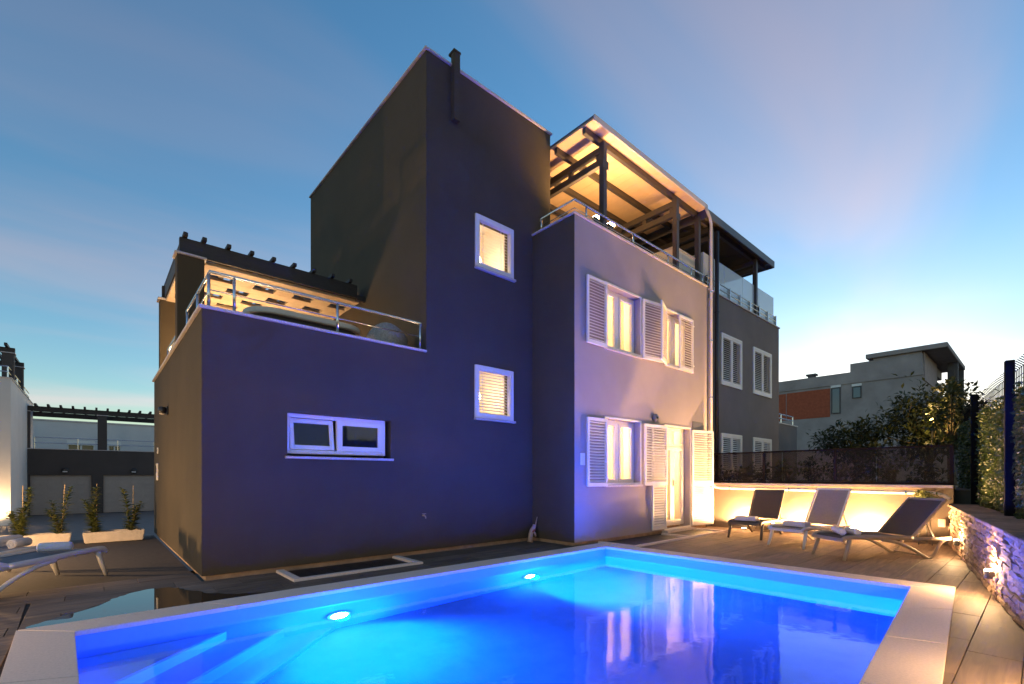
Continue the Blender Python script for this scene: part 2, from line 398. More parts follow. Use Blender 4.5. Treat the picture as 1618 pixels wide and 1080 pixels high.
for iv in range(-33, 23):
    v0 = -6.262+cell_v*(iv+2); v1 = v0+cell_v-gap
    for iu in range(-9, 14):
        u0 = iu*cell_u+(iv % 3)*cell_u/3+.05; u1 = u0+cell_u-gap
        t = [(u0,v0),(u1,v0),(u1,v1),(u0,v1)]
        if u1 < -5.2 or v1 < -7.2 or (u0 < -1.5 and v1 < -3.2) or (v1 < -6.6 and u1 < 2.2): continue
        mid = Vector(((u0+u1)/2,(v0+v1)/2))
        if (mid-W0).dot(wnrm) > .25: continue
        for ci, c in enumerate(CONV):
            p = clip_convex(t, c)
            if not p: continue
            q = clip(p, (W1.x,W1.y), (W0.x,W0.y)) if ci in (0,4) else p
            if len(q) < 3 or area(q) < .004: continue
            subs = [q]
            for (a,b_,c_,d_) in WELLS:
                nx = []
                for s_ in subs:
                    bb = (min(x[0] for x in s_),max(x[0] for x in s_),min(x[1] for x in s_),max(x[1] for x in s_))
                    if bb[0] >= b_ or bb[1] <= a or bb[2] >= d_ or bb[3] <= c_: nx.append(s_); continue
                    L = clip(s_, (a,99), (a,-99)); L = clip(s_, (a,-99), (a,99))
                    Rr = clip(s_, (b_,99), (b_,-99)); Rr = [x for x in Rr]
                    Mi = clip(clip(s_, (a,99), (a,-99)), (b_,-99), (b_,99)) if len(s_) >= 3 else []
                    # left: u<a ; right: u>b ; middle: a<u<b and v<c
                    lf = clip(s_, (a,-99), (a,99)); rt = clip(s_, (b_,99), (b_,-99))
                    md = clip(s_, (a,99), (a,-99)); md = clip(md, (b_,-99), (b_,99)) if len(md) >= 3 else []
                    md = clip(md, (99,c_), (-99,c_)) if len(md) >= 3 else []
                    nx += [z for z in (lf,rt,md) if len(z) >= 3 and area(z) > .004]
                subs = nx
            for s_ in subs:
                ful = 'f' if len(s_) == 4 and abs(area(s_)-(u1-u0)*(v1-v0)) < 1e-5 else None
                deck_tile(s_, ful); ntile += 1
print('tiles', ntile)

# ------------------------------------------------------------------ pool
pool = thing('swimming_pool', 'lit blue swimming pool with pale stone coping beside the house', 'pool', (2.3,-3.9,0))
def P(o): o.parent = pool; o.matrix_parent_inverse = Matrix.Translation((-2.3,3.9,0)); return o
ZW, ZB = -.14, -1.32
inn = [PI_L, PI_N, PI_R, PI_F]      # ccw
bas = MB()
def quad3(mb, a, b, z0, z1): mb.add([(a[0],a[1],z0),(b[0],b[1],z0),(b[0],b[1],z1),(a[0],a[1],z1)], [(3,2,1,0)])
off = .02
big = [(PI_L[0]-off,PI_L[1]+off),(PI_N[0]-off,PI_N[1]-off),(PI_R[0]+off,PI_R[1]-off),(PI_F[0]+off,PI_F[1]+off)]
for i in range(4): quad3(bas, big[i], big[(i+1)%4], ZB, -.006)
bas.add([(*p, ZB) for p in big], [(0,1,2,3)])
P(bas.obj('basin', 'pool_lining'))
for k, (leg, z) in enumerate(((.95,-.32),(1.40,-.58),(1.85,-.84),(2.30,-1.10))):
    a = (PI_L[0]-.015, PI_L[1]+.015)
    P(MB().prism([a,(a[0]+leg*1.12,a[1]),(a[0]+.01,a[1]-leg)], ZB+.001*k, z).obj('step', 'pool_lining', bevel=.015))
wat = [(PI_L[0]-.018,PI_L[1]+.018),(PI_N[0]-.018,PI_N[1]-.018),(PI_R[0]+.018,PI_R[1]-.018),(PI_F[0]+.018,PI_F[1]+.018)]
P(MB().add([(*p, ZW) for p in wat], [(0,1,2,3)]).obj('water_surface', 'pool_water'))
outr = [PO_L, PO_N, PO_R, PO_F]
for i in range(4):
    a, b_, c, d = outr[i], outr[(i+1)%4], inn[(i+1)%4], inn[i]
    n_ = max(1, round((Vector(b_)-Vector(a)).length/ (1.25)))
    for k in range(n_):
        def L(p, q, t): return (p[0]+(q[0]-p[0])*t, p[1]+(q[1]-p[1])*t)
        t0, t1 = k/n_+.0003, (k+1)/n_-.0003
        P(MB().prism([L(a,b_,t0),L(a,b_,t1),L(d,c,t1),L(d,c,t0)], -.008, .032).obj('coping_slab', 'coping_stone', bevel=.004))
for u in (1.02, 3.86):
    Mx = Matrix.Translation((u,-1.578,-.52)) @ Matrix.Rotation(PI/2, 4, 'X')
    P(MB().lathe([(.125,0),(.125,.018),(.10,.022)], 24, Mx).obj('light_rim', 'white_paint', smooth=False))
    P(MB().lathe([(.092,.020),(.092,.028),(.05,.034)], 24, Mx).obj('light_lens', 'lamp_pool'))
    lo = lamp('pool_light', 'SPOT', (u-2.3,-1.66+3.9,-.52), 5200 if u < 2 else 11000, (.0,.074,1.0), pool, .07, (.10,-.8,-.5) if u < 2 else (.72,-.62,-.42), R(128), .95)
    lo = lamp('pool_glow', 'POINT', (u-2.3,-1.68+3.9,-.52), 260, (.0,.07,1.0), pool, .07)

# ------------------------------------------------------------------ house
LA, LB, LT, UT, SC, UD = 5.9, 5.459, 3.067, 5.955, 1.079, 10.50
VD = -SC
H1, H2, HD = 3.25, 8.155, 5.935
house = thing('house', 'grey stepped three storey villa with tower and shuttered lit windows beside the pool', 'house', (0,0,0))
def part(mb, name, m, **k): return mb.obj(name, m, house, **k)
TW = .25
win_low = (.955,2.445,1.515,2.10)
tw_a, tw_b = (4.05,4.95,4.915,5.875), (4.04,4.945,2.255,3.215)
w = MB(); wall_v(w, 0, TW, 0, LT, .06, H1, [win_low]); w.box((0,TW,.06),(TW,LA,H1)); w.box((TW,LA-TW,.06),(LT,LA,H1))
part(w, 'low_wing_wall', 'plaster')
part(MB().box((TW,TW,2.70),(LT,LA-TW,2.82)), 'terrace_floor', 'granite')
w = MB(); wall_v(w, 0, TW, LT+.0005, UT, .06, H2, [tw_a, tw_b]); w.box((LT,TW,.06),(LT+TW,5.44,H2)); w.box((LT+TW,5.19,.06),(UT,5.44,H2)); w.box((UT-TW,TW,.06),(UT,5.19,H2))
w.box((LT+TW,TW,7.9),(UT-TW,5.19,8.0))
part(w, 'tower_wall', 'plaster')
dw1, dw2, dw3, ddr = (6.345,7.52,3.69,4.93), (8.47,9.64,3.70,4.94), (6.355,7.51,1.055,2.36), (8.47,9.58,.06,2.36)
w = MB(); wall_v(w, VD, TW, LB, UD, .06, HD, [dw1, dw2, dw3, ddr])
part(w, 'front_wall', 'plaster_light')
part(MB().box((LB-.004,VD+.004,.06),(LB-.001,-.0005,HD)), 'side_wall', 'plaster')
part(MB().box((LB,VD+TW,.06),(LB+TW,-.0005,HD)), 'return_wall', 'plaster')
w = MB(); w.box((UD-TW,VD+TW,.06),(UD,6.0,HD)); w.box((UT+.001,5.75,.06),(UD-TW,6.0,HD))
part(w, 'front_block_wall', 'plaster')
part(MB().box((LB+TW,VD+TW,5.22),(UD-TW,5.75,5.34)), 'roof_terrace_floor', 'granite')
pl = MB()
pl.box((.045,.045,-.02),(LT,LA-.03,.07)); pl.box((LT,.045,-.02),(UT,5.4,.07)); pl.box((LB+.045,VD+.045,-.02),(ddr[0]-.02,5.7,.07)); pl.box((ddr[0]-.02,VD+.35,-.02),(UD-.04,5.7,.069)); pl.box((ddr[1]+.02,VD+.045,-.02),(UD-.04,VD+.36,.07))
part(pl, 'plinth', 'plinth')
# copings, slab by slab
def coping(axis, fixed0, fixed1, a0, a1, z, step=1.25, t=.035):
    n_ = max(1, round((a1-a0)/step))
    for k in range(n_):
        b0, b1 = a0+(a1-a0)*k/n_+.0015, a0+(a1-a0)*(k+1)/n_-.0015
        bx = ((b0,fixed0,z),(b1,fixed1,z+t)) if axis == 'u' else ((fixed0,b0,z),(fixed1,b1,z+t))
        part(MB().box(*bx), 'coping_slab', 'granite', bevel=.005)
coping('u', -.035, TW+.03, -.035, LT-.002, H1+.002)
coping('v', -.035, TW+.03, TW+.032, LA+.03, H1+.002)
coping('u', -.035, .10, LT-.035, UT+.035, H2+.002); coping('v', LT-.035, LT+.28, .102, 5.47, H2+.002); coping('v', UT-.2, UT+.035, .102, 5.47, H2+.002)
coping('u', VD-.035, VD+TW+.03, LB-.035, UD, HD+.002); coping('v', LB-.035, LB+TW+.03, VD+TW+.032, -.003, HD+.002)

def room(u0, u1, v0, v1, z0, z1, power=None, lamp_at=None, m='room_wall', color=(1,.74,.46)):
    mb = MB().box((u0,v0,z0),(u1,v1,z1)); mb.f = [f for i, f in enumerate(mb.f) if i != 2]      # open towards the window
    mb.f = [f[::-1] for f in mb.f]
    part(mb, 'room', m)
    if power: lamp('room_light', 'POINT', lamp_at, power, color, house, .12)
def frame_rect(mb, u0, u1, z0, z1, v0, v1, t):
    mb.box((u0,v0,z0),(u0+t,v1,z1)); mb.box((u1-t,v0,z0),(u1,v1,z1)); mb.box((u0+t,v0,z0),(u1-t,v1,z0+t)); mb.box((u0+t,v0,z1-t),(u1-t,v1,z1)); return mb
def sub(mb, name, m, parent, **k): return mb.obj(name, m, parent, **k)

# low wing window: left sash tilted, right sash shut
a, b_, c, d = win_low
wn_ = frame_rect(MB(), a+.002, b_-.06, c+.045, d-.002, .07, .13, .05).box(((a+b_)/2-.055,.072,c+.09),((a+b_)/2+.0,.128,d-.05)).obj('window', 'white_paint', house, bevel=.004)
wn_['label'] = 'white two sash window with the left sash tilted in'
Mt = Matrix.Translation((0,.10,c+.10)) @ Matrix.Rotation(R(-9), 4, 'X') @ Matrix.Translation((0,-.10,-c-.10))
mb = MB()
for bx in (((a+.055,.075,c+.10),(a+.115,.125,d-.055)), ((a+.595,.075,c+.10),(a+.655,.125,d-.055)), ((a+.115,.075,c+.10),(a+.595,.125,c+.16)), ((a+.115,.075,d-.115),(a+.595,.125,d-.055))): mb.box(*bx, M=Mt)
sub(mb, 'sash', 'white_paint', wn_, bevel=.004)
sub(MB().box((a+.115,.098,c+.16),(a+.595,.104,d-.115), M=Mt), 'pane', 'dark_glass', wn_)
sub(frame_rect(MB(), a+.70, b_-.112, c+.10, d-.055, .066, .124, .065), 'sash', 'white_paint', wn_, bevel=.004)
sub(MB().box((a+.764,.092,c+.164),(b_-.176,.098,d-.119)), 'pane', 'dark_glass', wn_)
sub(MB().box((a-.03,-.045,c-.03),(b_+.03,.07,c+.004)), 'sill', 'granite', wn_, bevel=.004)
room(a-.3, b_+.3, TW, 2.2, c-.8, d+.4)

# tower windows with venetian blinds
for q, pw in ((tw_a, 9), (tw_b, 9)):
    a, b_, c, d = q
    wn_ = frame_rect(MB(), a+.002, b_-.002, c+.03, d-.002, -.028, .06, .085).obj('window', 'white_paint', house, bevel=.005)
    wn_['label'] = 'small white framed window with a lit venetian blind'
    sub(MB().box((a-.01,-.06,c-.012),(b_+.03,.06,c+.026)), 'sill', 'granite', wn_, bevel=.004)
    sub(MB().box((a+.088,.028,c+.118),(b_-.088,.033,d-.09)), 'pane', 'glass', wn_)
    Ms = Matrix.Rotation(R(30), 4, 'X')
    me = MB().box((-(b_-a)/2+.09,-.027,-.0015),((b_-a)/2-.09,.027,.0015), M=Ms).mesh('slat')
    n_ = 14
    for k in range(n_):
        link('slat', me, 'white_paint', wn_, Matrix.Translation(((a+b_)/2, .085, c+.14+k*(d-c-.25)/(n_-1))))
    for t in (.25,.72,.8): sub(MB().box((a+(b_-a)*t,.060,c+.12),(a+(b_-a)*t+.008,.063,d-.09)), 'cord', 'white_paint', wn_)
    room(a-.25, b_+.25, TW, 1.9, c-.7, d+.5, pw, ((a+b_)/2+.12, .75, c+.55))

def curtain(u0, u1, v, z0, z1, waves, amp=.035):
    n_ = max(8, waves*10); mb = MB()
    for i in range(n_+1):
        t = i/n_; x = u0+(u1-u0)*t; y = v+amp*math.sin(t*waves*2*PI)+.012*math.sin(t*17)
        mb.v += [(x,y,z0),(x,y*1.0,z1)]
    mb.f += [(2*i,2*i+2,2*i+3,2*i+1) for i in range(n_)]
    return mb
def casement(q, label, cur):
    a, b_, c, d = q
    wn_ = frame_rect(MB(), a+.002, b_-.002, c+.032, d-.002, VD+.15, VD+.21, .05).box(((a+b_)/2-.045,VD+.152,c+.08),((a+b_)/2+.045,VD+.205,d-.05)).obj('window', 'white_paint', house, bevel=.004)
    wn_['label'] = label
    for u0, u1 in ((a+.052,(a+b_)/2-.046),((a+b_)/2+.046,b_-.052)):
        sub(frame_rect(MB(), u0, u1, c+.083, d-.053, VD+.138, VD+.19, .055), 'sash', 'white_paint', wn_, bevel=.004)
        sub(MB().box((u0+.056,VD+.165,c+.14),(u1-.056,VD+.17,d-.11)), 'pane', 'glass', wn_)
    sub(MB().box((a-.04,VD-.045,c-.012),(b_+.04,VD+.15,c+.03)), 'sill', 'granite', wn_, bevel=.004)
    sub(frame_rect(MB(), a-.035, b_+.035, c+.032, d+.035, VD-.018, VD+.006, .034), 'shutter_frame', 'white_paint', wn_, bevel=.003)
    return wn_
for q, lab, pw in ((dw1,'upper white casement with cream curtains lit from inside',24), (dw2,'upper white casement half covered by a shutter',22), (dw3,'ground floor white casement with cream curtains lit from inside',36)):
    a, b_, c, d = q
    casement(q, lab, None)
    room(a-.06, b_+.06, VD+TW, .9, c-.10, d+.30, pw, ((a+b_)/2+.1, VD+1.25, d-.15))
    name = {dw1:'upper window nearest the building corner', dw2:'upper window with the half closed shutters', dw3:'ground floor window beside the terrace door'}[q]
    cu = thing('curtain', 'cream cloth curtain with soft folds inside the '+name, 'curtain', ((a+b_)/2,VD+.42,c))
    for j, (x0, x1, wv) in enumerate(((a+.0,a+.30,3),(b_-.52,b_-.02,5))):
        o = curtain(x0-(a+b_)/2, x1-(a+b_)/2, 0, .02, d-c+.12, wv).obj('curtain_panel', 'curtain', cu, smooth=True)
# terrace door
a, b_, c, d = ddr
dr = frame_rect(MB(), a+.002, b_-.002, c+.06, d-.002, VD+.15, VD+.21, .05).box((a+.052,VD+.152,1.93),(b_-.052,VD+.206,1.99)).obj('terrace_door', 'white_paint', house, bevel=.004)
mid = (a+b_)/2
for u0, u1 in ((a+.052,mid-.002),(mid+.002,b_-.052)):
    sub(frame_rect(MB(), u0, u1, c+.11, 1.928, VD+.135, VD+.19, .08), 'door_leaf', 'white_paint', dr, bevel=.004)
    sub(MB().box((u0+.081,VD+.162,c+.19),(u1-.081,VD+.168,1.848)), 'pane', 'glass', dr)
sub(MB().box((a+.053,VD+.172,1.992),(b_-.053,VD+.178,d-.053)), 'transom_pane', 'glass', dr)
sub(MB().bar((mid+.035,VD+.12,1.02),(mid+.035,VD+.12,1.16),.02,.02).bar((mid+.035,VD+.13,1.09),(mid+.13,VD+.105,1.09),.016,.016), 'door_handle', 'chrome', dr)
sub(MB().box((a-.05,VD-.10,.0),(b_+.05,VD+.24,.055)), 'threshold', 'granite', dr, bevel=.005)
sub(frame_rect(MB(), a-.035, b_+.035, .06, d+.035, VD-.018, VD+.006, .034), 'shutter_frame', 'white_paint', dr, bevel=.003)
room(a-.06, b_+.06, VD+TW, .9, .02, d+.30, 42, (mid+.1, VD+1.3, 2.1))
cu = thing('curtain', 'cream floor length curtain with soft folds inside the terrace door', 'curtain', (mid,VD+.42,.03))
for x0, x1, wv in ((a,a+.34,3),(b_-.62,b_-.02,6)): curtain(x0-mid, x1-mid, 0, .02, d+.05, wv).obj('curtain_panel', 'curtain', cu, smooth=True)

# louvred shutters: local x across the leaf from the hinge, z up, thickness along y
SLAT = {}
def shutter(parent, hinge, width, height, ang=0, tilt=40, mid_rail=None, closed_below=None, label=None):
    """leaf of given width from hinge (u,v,z); ang turns it about the hinge"""
    M = Matrix.Translation(hinge) @ Matrix.Rotation(ang, 4, 'Z')
    T = .036; fr = .048; sg = 1 if width > 0 else -1; Wd = abs(width)
    def X(x): return sg*x
    mb = MB()
    def bx(x0,x1,z0,z1,y0=-T/2,y1=T/2): mb.box((min(X(x0),X(x1)),y0,z0),(max(X(x0),X(x1)),y1,z1), M=M)
    bx(0,fr,0,height); bx(Wd-fr,Wd,0,height); bx(fr,Wd-fr,0,fr*1.5); bx(fr,Wd-fr,height-fr*1.2,height)
    secs = [(fr*1.5, height-fr*1.2)]
    if mid_rail: bx(fr,Wd-fr,mid_rail-.035,mid_rail+.035); secs = [(fr*1.5,mid_rail-.035),(mid_rail+.035,height-fr*1.2)]
    o = mb.obj('shutter', 'shutter_white', parent, bevel=.003)
    if label: o['label'] = label
    for si, (z0, z1) in enumerate(secs):
        tl = 62 if (closed_below and si == 0 and mid_rail) else tilt
        n_ = max(3, round((z1-z0)/.054)); pt = (z1-z0)/n_
        key = (round(Wd,3), tl)
        if key not in SLAT: SLAT[key] = MB().box((-Wd/2+fr-.003,-.022,-.0035),(Wd/2-fr+.003,.022,.0035), M=Matrix.Rotation(R(tl), 4, 'X')).mesh('slat')
        for k in range(n_):
            link('slat', SLAT[key], 'shutter_white', o, M @ Matrix.Translation((X(Wd/2),0,z0+(k+.5)*pt)))
    for z in (height*.12, height*.88):
        sub(MB().box((min(X(-.03),X(.05)),-T/2-.006,z-.014),(max(X(-.03),X(.05)),-T/2-.001,z+.014), M=M), 'hinge', 'white_paint', o)
    return o
VS = VD-.045
shutter(house, (6.335,VS,3.69), -.585, 1.235)
shutter(house, (7.545,VS-.004,3.69), .64, 1.235, ang=R(-7))
shutter(house, (8.465,VS,3.70), -.60, 1.235, ang=R(21), label='shutter leaf standing out from the wall')
shutter(house, (9.645,VS,3.70), -.625, 1.235, label='closed shutter leaf over half the window')
shutter(house, (6.345,VS,1.06), -.59, 1.275)
shutter(house, (7.525,VS-.055,1.06), .80, 1.275, ang=R(-3))
shutter(house, (8.46,VS,.10), -.56, 2.245, mid_rail=.98, closed_below=True)
shutter(house, (9.60,VS,.09), .72, 2.25, mid_rail=1.0, closed_below=True, ang=R(-14))

# small fixtures on the house
fx = MB().box((3.545,-.10,7.23),(3.67,-.003,8.36)).box((3.535,-.11,8.36),(3.68,.06,8.40))
part(fx, 'scupper_box', 'plaster', bevel=.006)
def wall_light(name, loc, rz, label):
    t = thing(name, label, 'wall lamp', loc, rz)
    MB().box((-.05,-.028,-.07),(.05,-.002,.07)).obj('bracket', 'lamp_black', t, bevel=.004)
    MB().lathe([(.02,.06),(.055,.05),(.062,-.02),(.05,-.055)], 16, Matrix.Translation((0,-.085,0))).obj('housing', 'lamp_black', t, smooth=True)
    MB().lathe([(.044,-.056),(.040,-.066),(.02,-.075)], 16, Matrix.Translation((0,-.085,0))).obj('diffuser', 'frame_white', t, smooth=True)
    return t
wall_light('wall_lamp', (0,3.36,2.38), -PI/2, 'small black unlit wall lamp on the narrow side wall of the low wing')
t = thing('door_bell_panel', 'slim white intercom panel on the side wall of the low wing', 'intercom', (0,5.07,1.34), -PI/2)
MB().box((-.05,-.03,-.17),(.05,-.001,.17)).obj('housing', 'white_paint', t, bevel=.006); MB().box((-.03,-.036,-.02),(.03,-.031,.12)).obj('screen', 'dark_glass', t)
t = thing('number_plate', 'small white plate above the intercom on the side wall', 'plate', (0,5.07,1.76), -PI/2)
MB().box((-.055,-.016,-.06),(.055,-.001,.06)).obj('plate', 'white_paint', t, bevel=.003); MB().box((-.03,-.02,-.03),(.03,-.017,.03)).obj('mark', 'vent_grey', t)
t = thing('switch_box', 'small white box on the lit wall beside the lower shutter', 'box', (5.66,VD,1.56))
MB().box((-.055,-.03,-.11),(.055,-.001,.11)).obj('housing', 'white_paint', t, bevel=.005); MB().box((-.03,-.034,-.03),(.03,-.031,.05)).obj('cover', 'shutter_white', t)
t = thing('siren', 'round grey fitting on the wall above the terrace door shutter', 'fitting', (8.03,VD,2.50))
MB().lathe([(.075,.0),(.085,.03),(.08,.07),(.03,.085)], 20, Matrix.Translation((0,-.001,0)) @ Matrix.Rotation(PI/2, 4, 'X')).obj('housing', 'vent_grey', t, smooth=True)
MB().lathe([(.028,.08),(.03,.10),(.01,.105)], 14, Matrix.Translation((0,-.001,0)) @ Matrix.Rotation(PI/2, 4, 'X')).obj('lens', 'dark_glass', t)
t = thing('sign_plate', 'plain grey plate on the wall above the right door shutter', 'plate', (9.95,VD,2.46))
MB().box((-.26,-.012,-.10),(.26,-.001,.10)).obj('plate', 'vent_grey', t, bevel=.003); MB().box((-.24,-.016,-.085),(.24,-.0125,.085)).obj('face', 'vent_grey', t)
t = thing('garden_tap', 'small brass garden tap low on the dark wall', 'tap', (3.0,0,.62))
MB().tube([(0,0,0),(0,-.05,0),(0,-.085,-.008),(0,-.10,-.04)], .011, 8).obj('spout', 'cane', t, smooth=True)
MB().bar((-.035,-.045,.028),(.035,-.045,.028),.014,.008).bar((0,-.045,.0),(0,-.045,.03),.01,.01).obj('handle', 'cane', t)

# ------------------------------------------------------------------ railings
def railing(label, runs, post_pts, zb, h, mids=(.5,), r=.02, mid_r=.008):
    t = thing('railing', label, 'railing', (post_pts[0][0],post_pts[0][1],zb), group='metal terrace railings')
    ox, oy = post_pts[0]
    me = MB().tube([(0,0,0),(0,0,h)], r*.9, 8).mesh('post', True)
    bs = MB().lathe([(.045,0),(.045,.008),(.02,.012)], 12).mesh('base_flange')
    for (x, y) in post_pts:
        p = link('post', me, 'chrome', t, Matrix.Translation((x-ox,y-oy,0))); link('base_flange', bs, 'chrome', p)
    for run in runs:
        P_ = [(x-ox,y-oy,h) for x, y in run]
        MB().tube([(P_[0][0],P_[0][1],h-.06)]+P_+[(P_[-1][0],P_[-1][1],h-.06)], r, 10).obj('top_rail', 'chrome', t, smooth=True)
        for mm in mids: MB().tube([(x,y,h*mm) for x,y,_ in P_], mid_r, 8).obj('mid_rail', 'chrome', t, smooth=True)
    return t
railing('bent tube railing round the corner of the pergola terrace', [[(3.0,.06),(.09,.06),(.09,1.9)]], [(.09,.12),(.35,.06),(1.645,.06),(2.99,.06),(.09,.95),(.09,1.88)], H1+.037, .44)
railing('short tube railing between the two pergola piers', [[(.09,2.75),(.09,4.3)]], [(.09,2.78),(.09,4.28)], H1+.037, .34)
railing('low tube railing along the edge of the lit roof terrace', [[(5.52,-.16),(5.52,-1.02),(10.35,-1.02)]], [(5.52,-.18),(5.85,-1.02),(7.35,-1.02),(8.7,-1.02),(9.75,-1.02),(10.3,-1.02)], HD+.037, .27, mids=(.42,))

# ------------------------------------------------------------------ pergola on the low terrace
pg = thing('pergola', 'lattice pergola on two piers above the low terrace, lit orange underneath', 'pergola', (0,2.24,H1+.04))
def PG(mb, name, m, **k):
    o = mb.obj(name, m, None, **k); o.parent = pg; o.matrix_parent_inverse = Matrix.Translation((0,-2.24,-H1-.04)); return o
for v in (2.245, 4.77):
    p = PG(MB().box((.004,v,H1+.04),(.36,v+.24,4.695)), 'pier', 'plaster')
    PG(MB().box((-.03,v-.03,4.697),(.39,v+.27,4.732)), 'pier_cap', 'granite', bevel=.005)
    PG(MB().box((.04,v+.04,4.734),(2.90,v+.13,4.985)), 'beam', 'dark_timber', bevel=.006)
PG(MB().box((2.90,2.285,4.70),(3.06,2.37,4.80)), 'wall_bracket', 'dark_timber')
ZL0, ZL1 = 4.685, 4.735
PG(MB().box((.395,2.376,ZL0),(2.98,2.517,ZL1)), 'board', 'pergola_board')
v = 2.52; k = 0
while v < 4.5:
    PG(MB().box((.10,v,ZL0),(2.98,v+.255,ZL1)), 'board', 'pergola_board', bevel=.003)
    hv0, hv1 = v+.258, v+.482
    us = [.10]; o_ = .19 if k % 2 else .53
    while o_ < 2.7: us += [o_, o_+.36]; o_ += .68
    us.append(2.98)
    for i in range(0, len(us), 2):
        if us[i+1]-us[i] > .03: PG(MB().box((us[i],hv0,ZL0),(us[i+1],hv1,ZL1)), 'block', 'pergola_board')
    v += .485; k += 1
for k in range(9):
    u = .33+k*.34-.34
    if u < .02: u = .08
    PG(MB().box((u,2.377,4.737),(u+.085,4.80,4.98)), 'joist', 'dark_timber', bevel=.004)
    PG(MB().box((u,2.20,4.987),(u+.06,5.02,5.045)), 'batten', 'dark_timber', bevel=.004)
lt = thing('terrace_lamp', 'lamp standing on the low terrace under the pergola', 'lamp', (1.15,4.2,2.82))
MB().lathe([(.10,0),(.10,.02),(.03,.04),(.03,.30)], 16).obj('base', 'lamp_black', lt)
MB().lathe([(.09,.30),(.11,.34),(.11,.52),(.06,.56)], 16).obj('shade', 'lamp_warm', lt, smooth=True)
lamp('terrace_light', 'POINT', (0,-.28,.50), 34, (1,.56,.22), lt, .08)
# furniture on the terrace
tb = thing('terrace_table', 'long pale round ended table on the low terrace under the pergola', 'table', (1.55,1.15,2.82))
def stadium(L, Wd, n_=12):
    p = []
    for s_, a0 in ((1,-PI/2),(-1,PI/2)):
        for i in range(n_+1): a = a0+PI*i/n_; p.append((s_*(L/2-Wd/2)+Wd/2*math.cos(a), Wd/2*math.sin(a)))
    return p
MB().prism(stadium(1.75,.75), .80, .885).obj('table_top', 'cream_panel', tb, bevel=.012)
MB().prism(stadium(1.60,.60), .70, .798).obj('apron', 'dark_timber', tb)
for x in (-.5,.5):
    for y in (-.2,.2): MB().bar((x,y,0),(x*.95,y*.95,.70),.07,.07).obj('leg', 'dark_timber', tb)
ch = thing('wicker_chair', 'grey wicker armchair by the end of the terrace railing', 'chair', (2.72,.66,2.82), R(60))
cb = MB()
for i in range(13):
    a = PI*(i/12)-PI/2+PI
    pass
sh = [(.30*math.cos(a), .30*math.sin(a)) for a in [PI*.5+PI*i/14 for i in range(15)]]
mbk = MB()
for x, y in sh: mbk.v += [(x,y,.36),(x*1.12,y*1.12,.90-.18*abs(y/.3)**2)]
for i in range(14): mbk.f.append((2*i,2*i+2,2*i+3,2*i+1))
o = mbk.obj('backrest', 'wicker', ch, smooth=True)
sm = o.modifiers.new('s','SOLIDIFY'); sm.thickness = .03
MB().lathe([(.30,.34),(.31,.40),(.27,.43)], 20).obj('seat', 'wicker', ch)
for a in (45,135,225,315): MB().tube([(.2*math.cos(R(a)),.2*math.sin(R(a)),.35),(.25*math.cos(R(a)),.25*math.sin(R(a)),0)], .016, 8).obj('leg', 'wicker', ch)

# ------------------------------------------------------------------ roof terrace canopy
cn = thing('canopy', 'flat terrace canopy with orange lit ceiling on dark steel posts', 'canopy', (6.45,-.98,HD+.04))
def CN(mb, name, m, par=None, **k):
    o = mb.obj(name, m, None, **k); o.parent = par or cn; o.matrix_parent_inverse = Matrix.Translation((-6.45,.98,-HD-.04)); return o
ZR = 7.86
u = 5.965; i = 0
while u < 10.35:
    CN(MB().box((u,-1.085,ZR),(min(u+.248,10.37),4.2,ZR+.04)), 'ceiling_board', 'ceiling_panel', bevel=.004); u += .25
CN(MB().box((5.96,-1.10,ZR+.042),(10.385,4.25,ZR+.075)), 'roof_sheet', 'anthracite')
CN(MB().box((5.958,-1.128,ZR-.03),(10.39,-1.102,ZR+.09)), 'gutter', 'pipe_cream', bevel=.006)
for v in (-.85,-.12,.61,1.34,2.07,2.80,3.53): CN(MB().box((5.99,v-.04,ZR-.125),(10.36,v+.04,ZR-.002)), 'purlin', 'dark_steel', bevel=.004)
for u in (6.45, 9.18, 10.30):
    for z in ((7.60, 7.36) if u < 10.2 else ()): CN(MB().box((u-.045,-.97 if u < 10.2 else -.93,z-.065),(u+.045,4.0,z+.065)), 'rafter', 'dark_steel', bevel=.004)
    for v in ((-.85,-.12,.61,1.34,2.07) if u < 10.2 else ()): CN(MB().box((u-.03,v-.05,7.426),(u+.03,v+.05,7.534)), 'spacer', 'dark_steel')
    p = CN(MB().box((u-.055,-1.0 if u < 10.2 else -.96,5.345),(u+.055,-.89 if u < 10.2 else -.85,ZR-.127)), 'post', 'dark_steel', bevel=.005)
    if u < 10.2: CN(MB().box((u-.09,-1.01,7.20),(u+.09,-1.001,7.36)), 'gusset', 'dark_steel')
def flood(loc, aim, power, label):
    t = thing('floodlight', label, 'floodlight', loc)
    MB().box((-.05,-.035,-.10),(.05,.035,.0)).obj('bracket', 'lamp_black', t)
    MB().box((-.085,-.05,0),(.085,.05,.05)).obj('housing', 'lamp_black', t, bevel=.006)
    MB().box((-.075,-.052,.012),(.075,.04,.056)).obj('lens', 'lamp_warm', t)
    lamp('flood_light', 'SPOT', (0,.0,.10), power, (1,.57,.23), t, .05, aim, R(165), .7)
flood((6.66,-.62,6.44), (.12,.45,1), 62, 'bright lit floodlight behind the roof terrace rail nearest the tower')
flood((7.12,-.62,6.46), (.35,.5,1), 42, 'smaller lit floodlight just beyond the first canopy post')
MB_ = MB()
for fl, u in ((6.66,0),(7.12,0)):
    pass
sp = thing('light_stand', 'low steel bar carrying two floodlights behind the roof terrace rail', 'bar', (6.9,-.62,5.34))
MB().tube([(-.24,0,0),(-.24,0,.99)], .02, 8).obj('post', 'dark_steel', sp); MB().tube([(.22,0,0),(.22,0,1.01)], .02, 8).obj('post', 'dark_steel', sp)
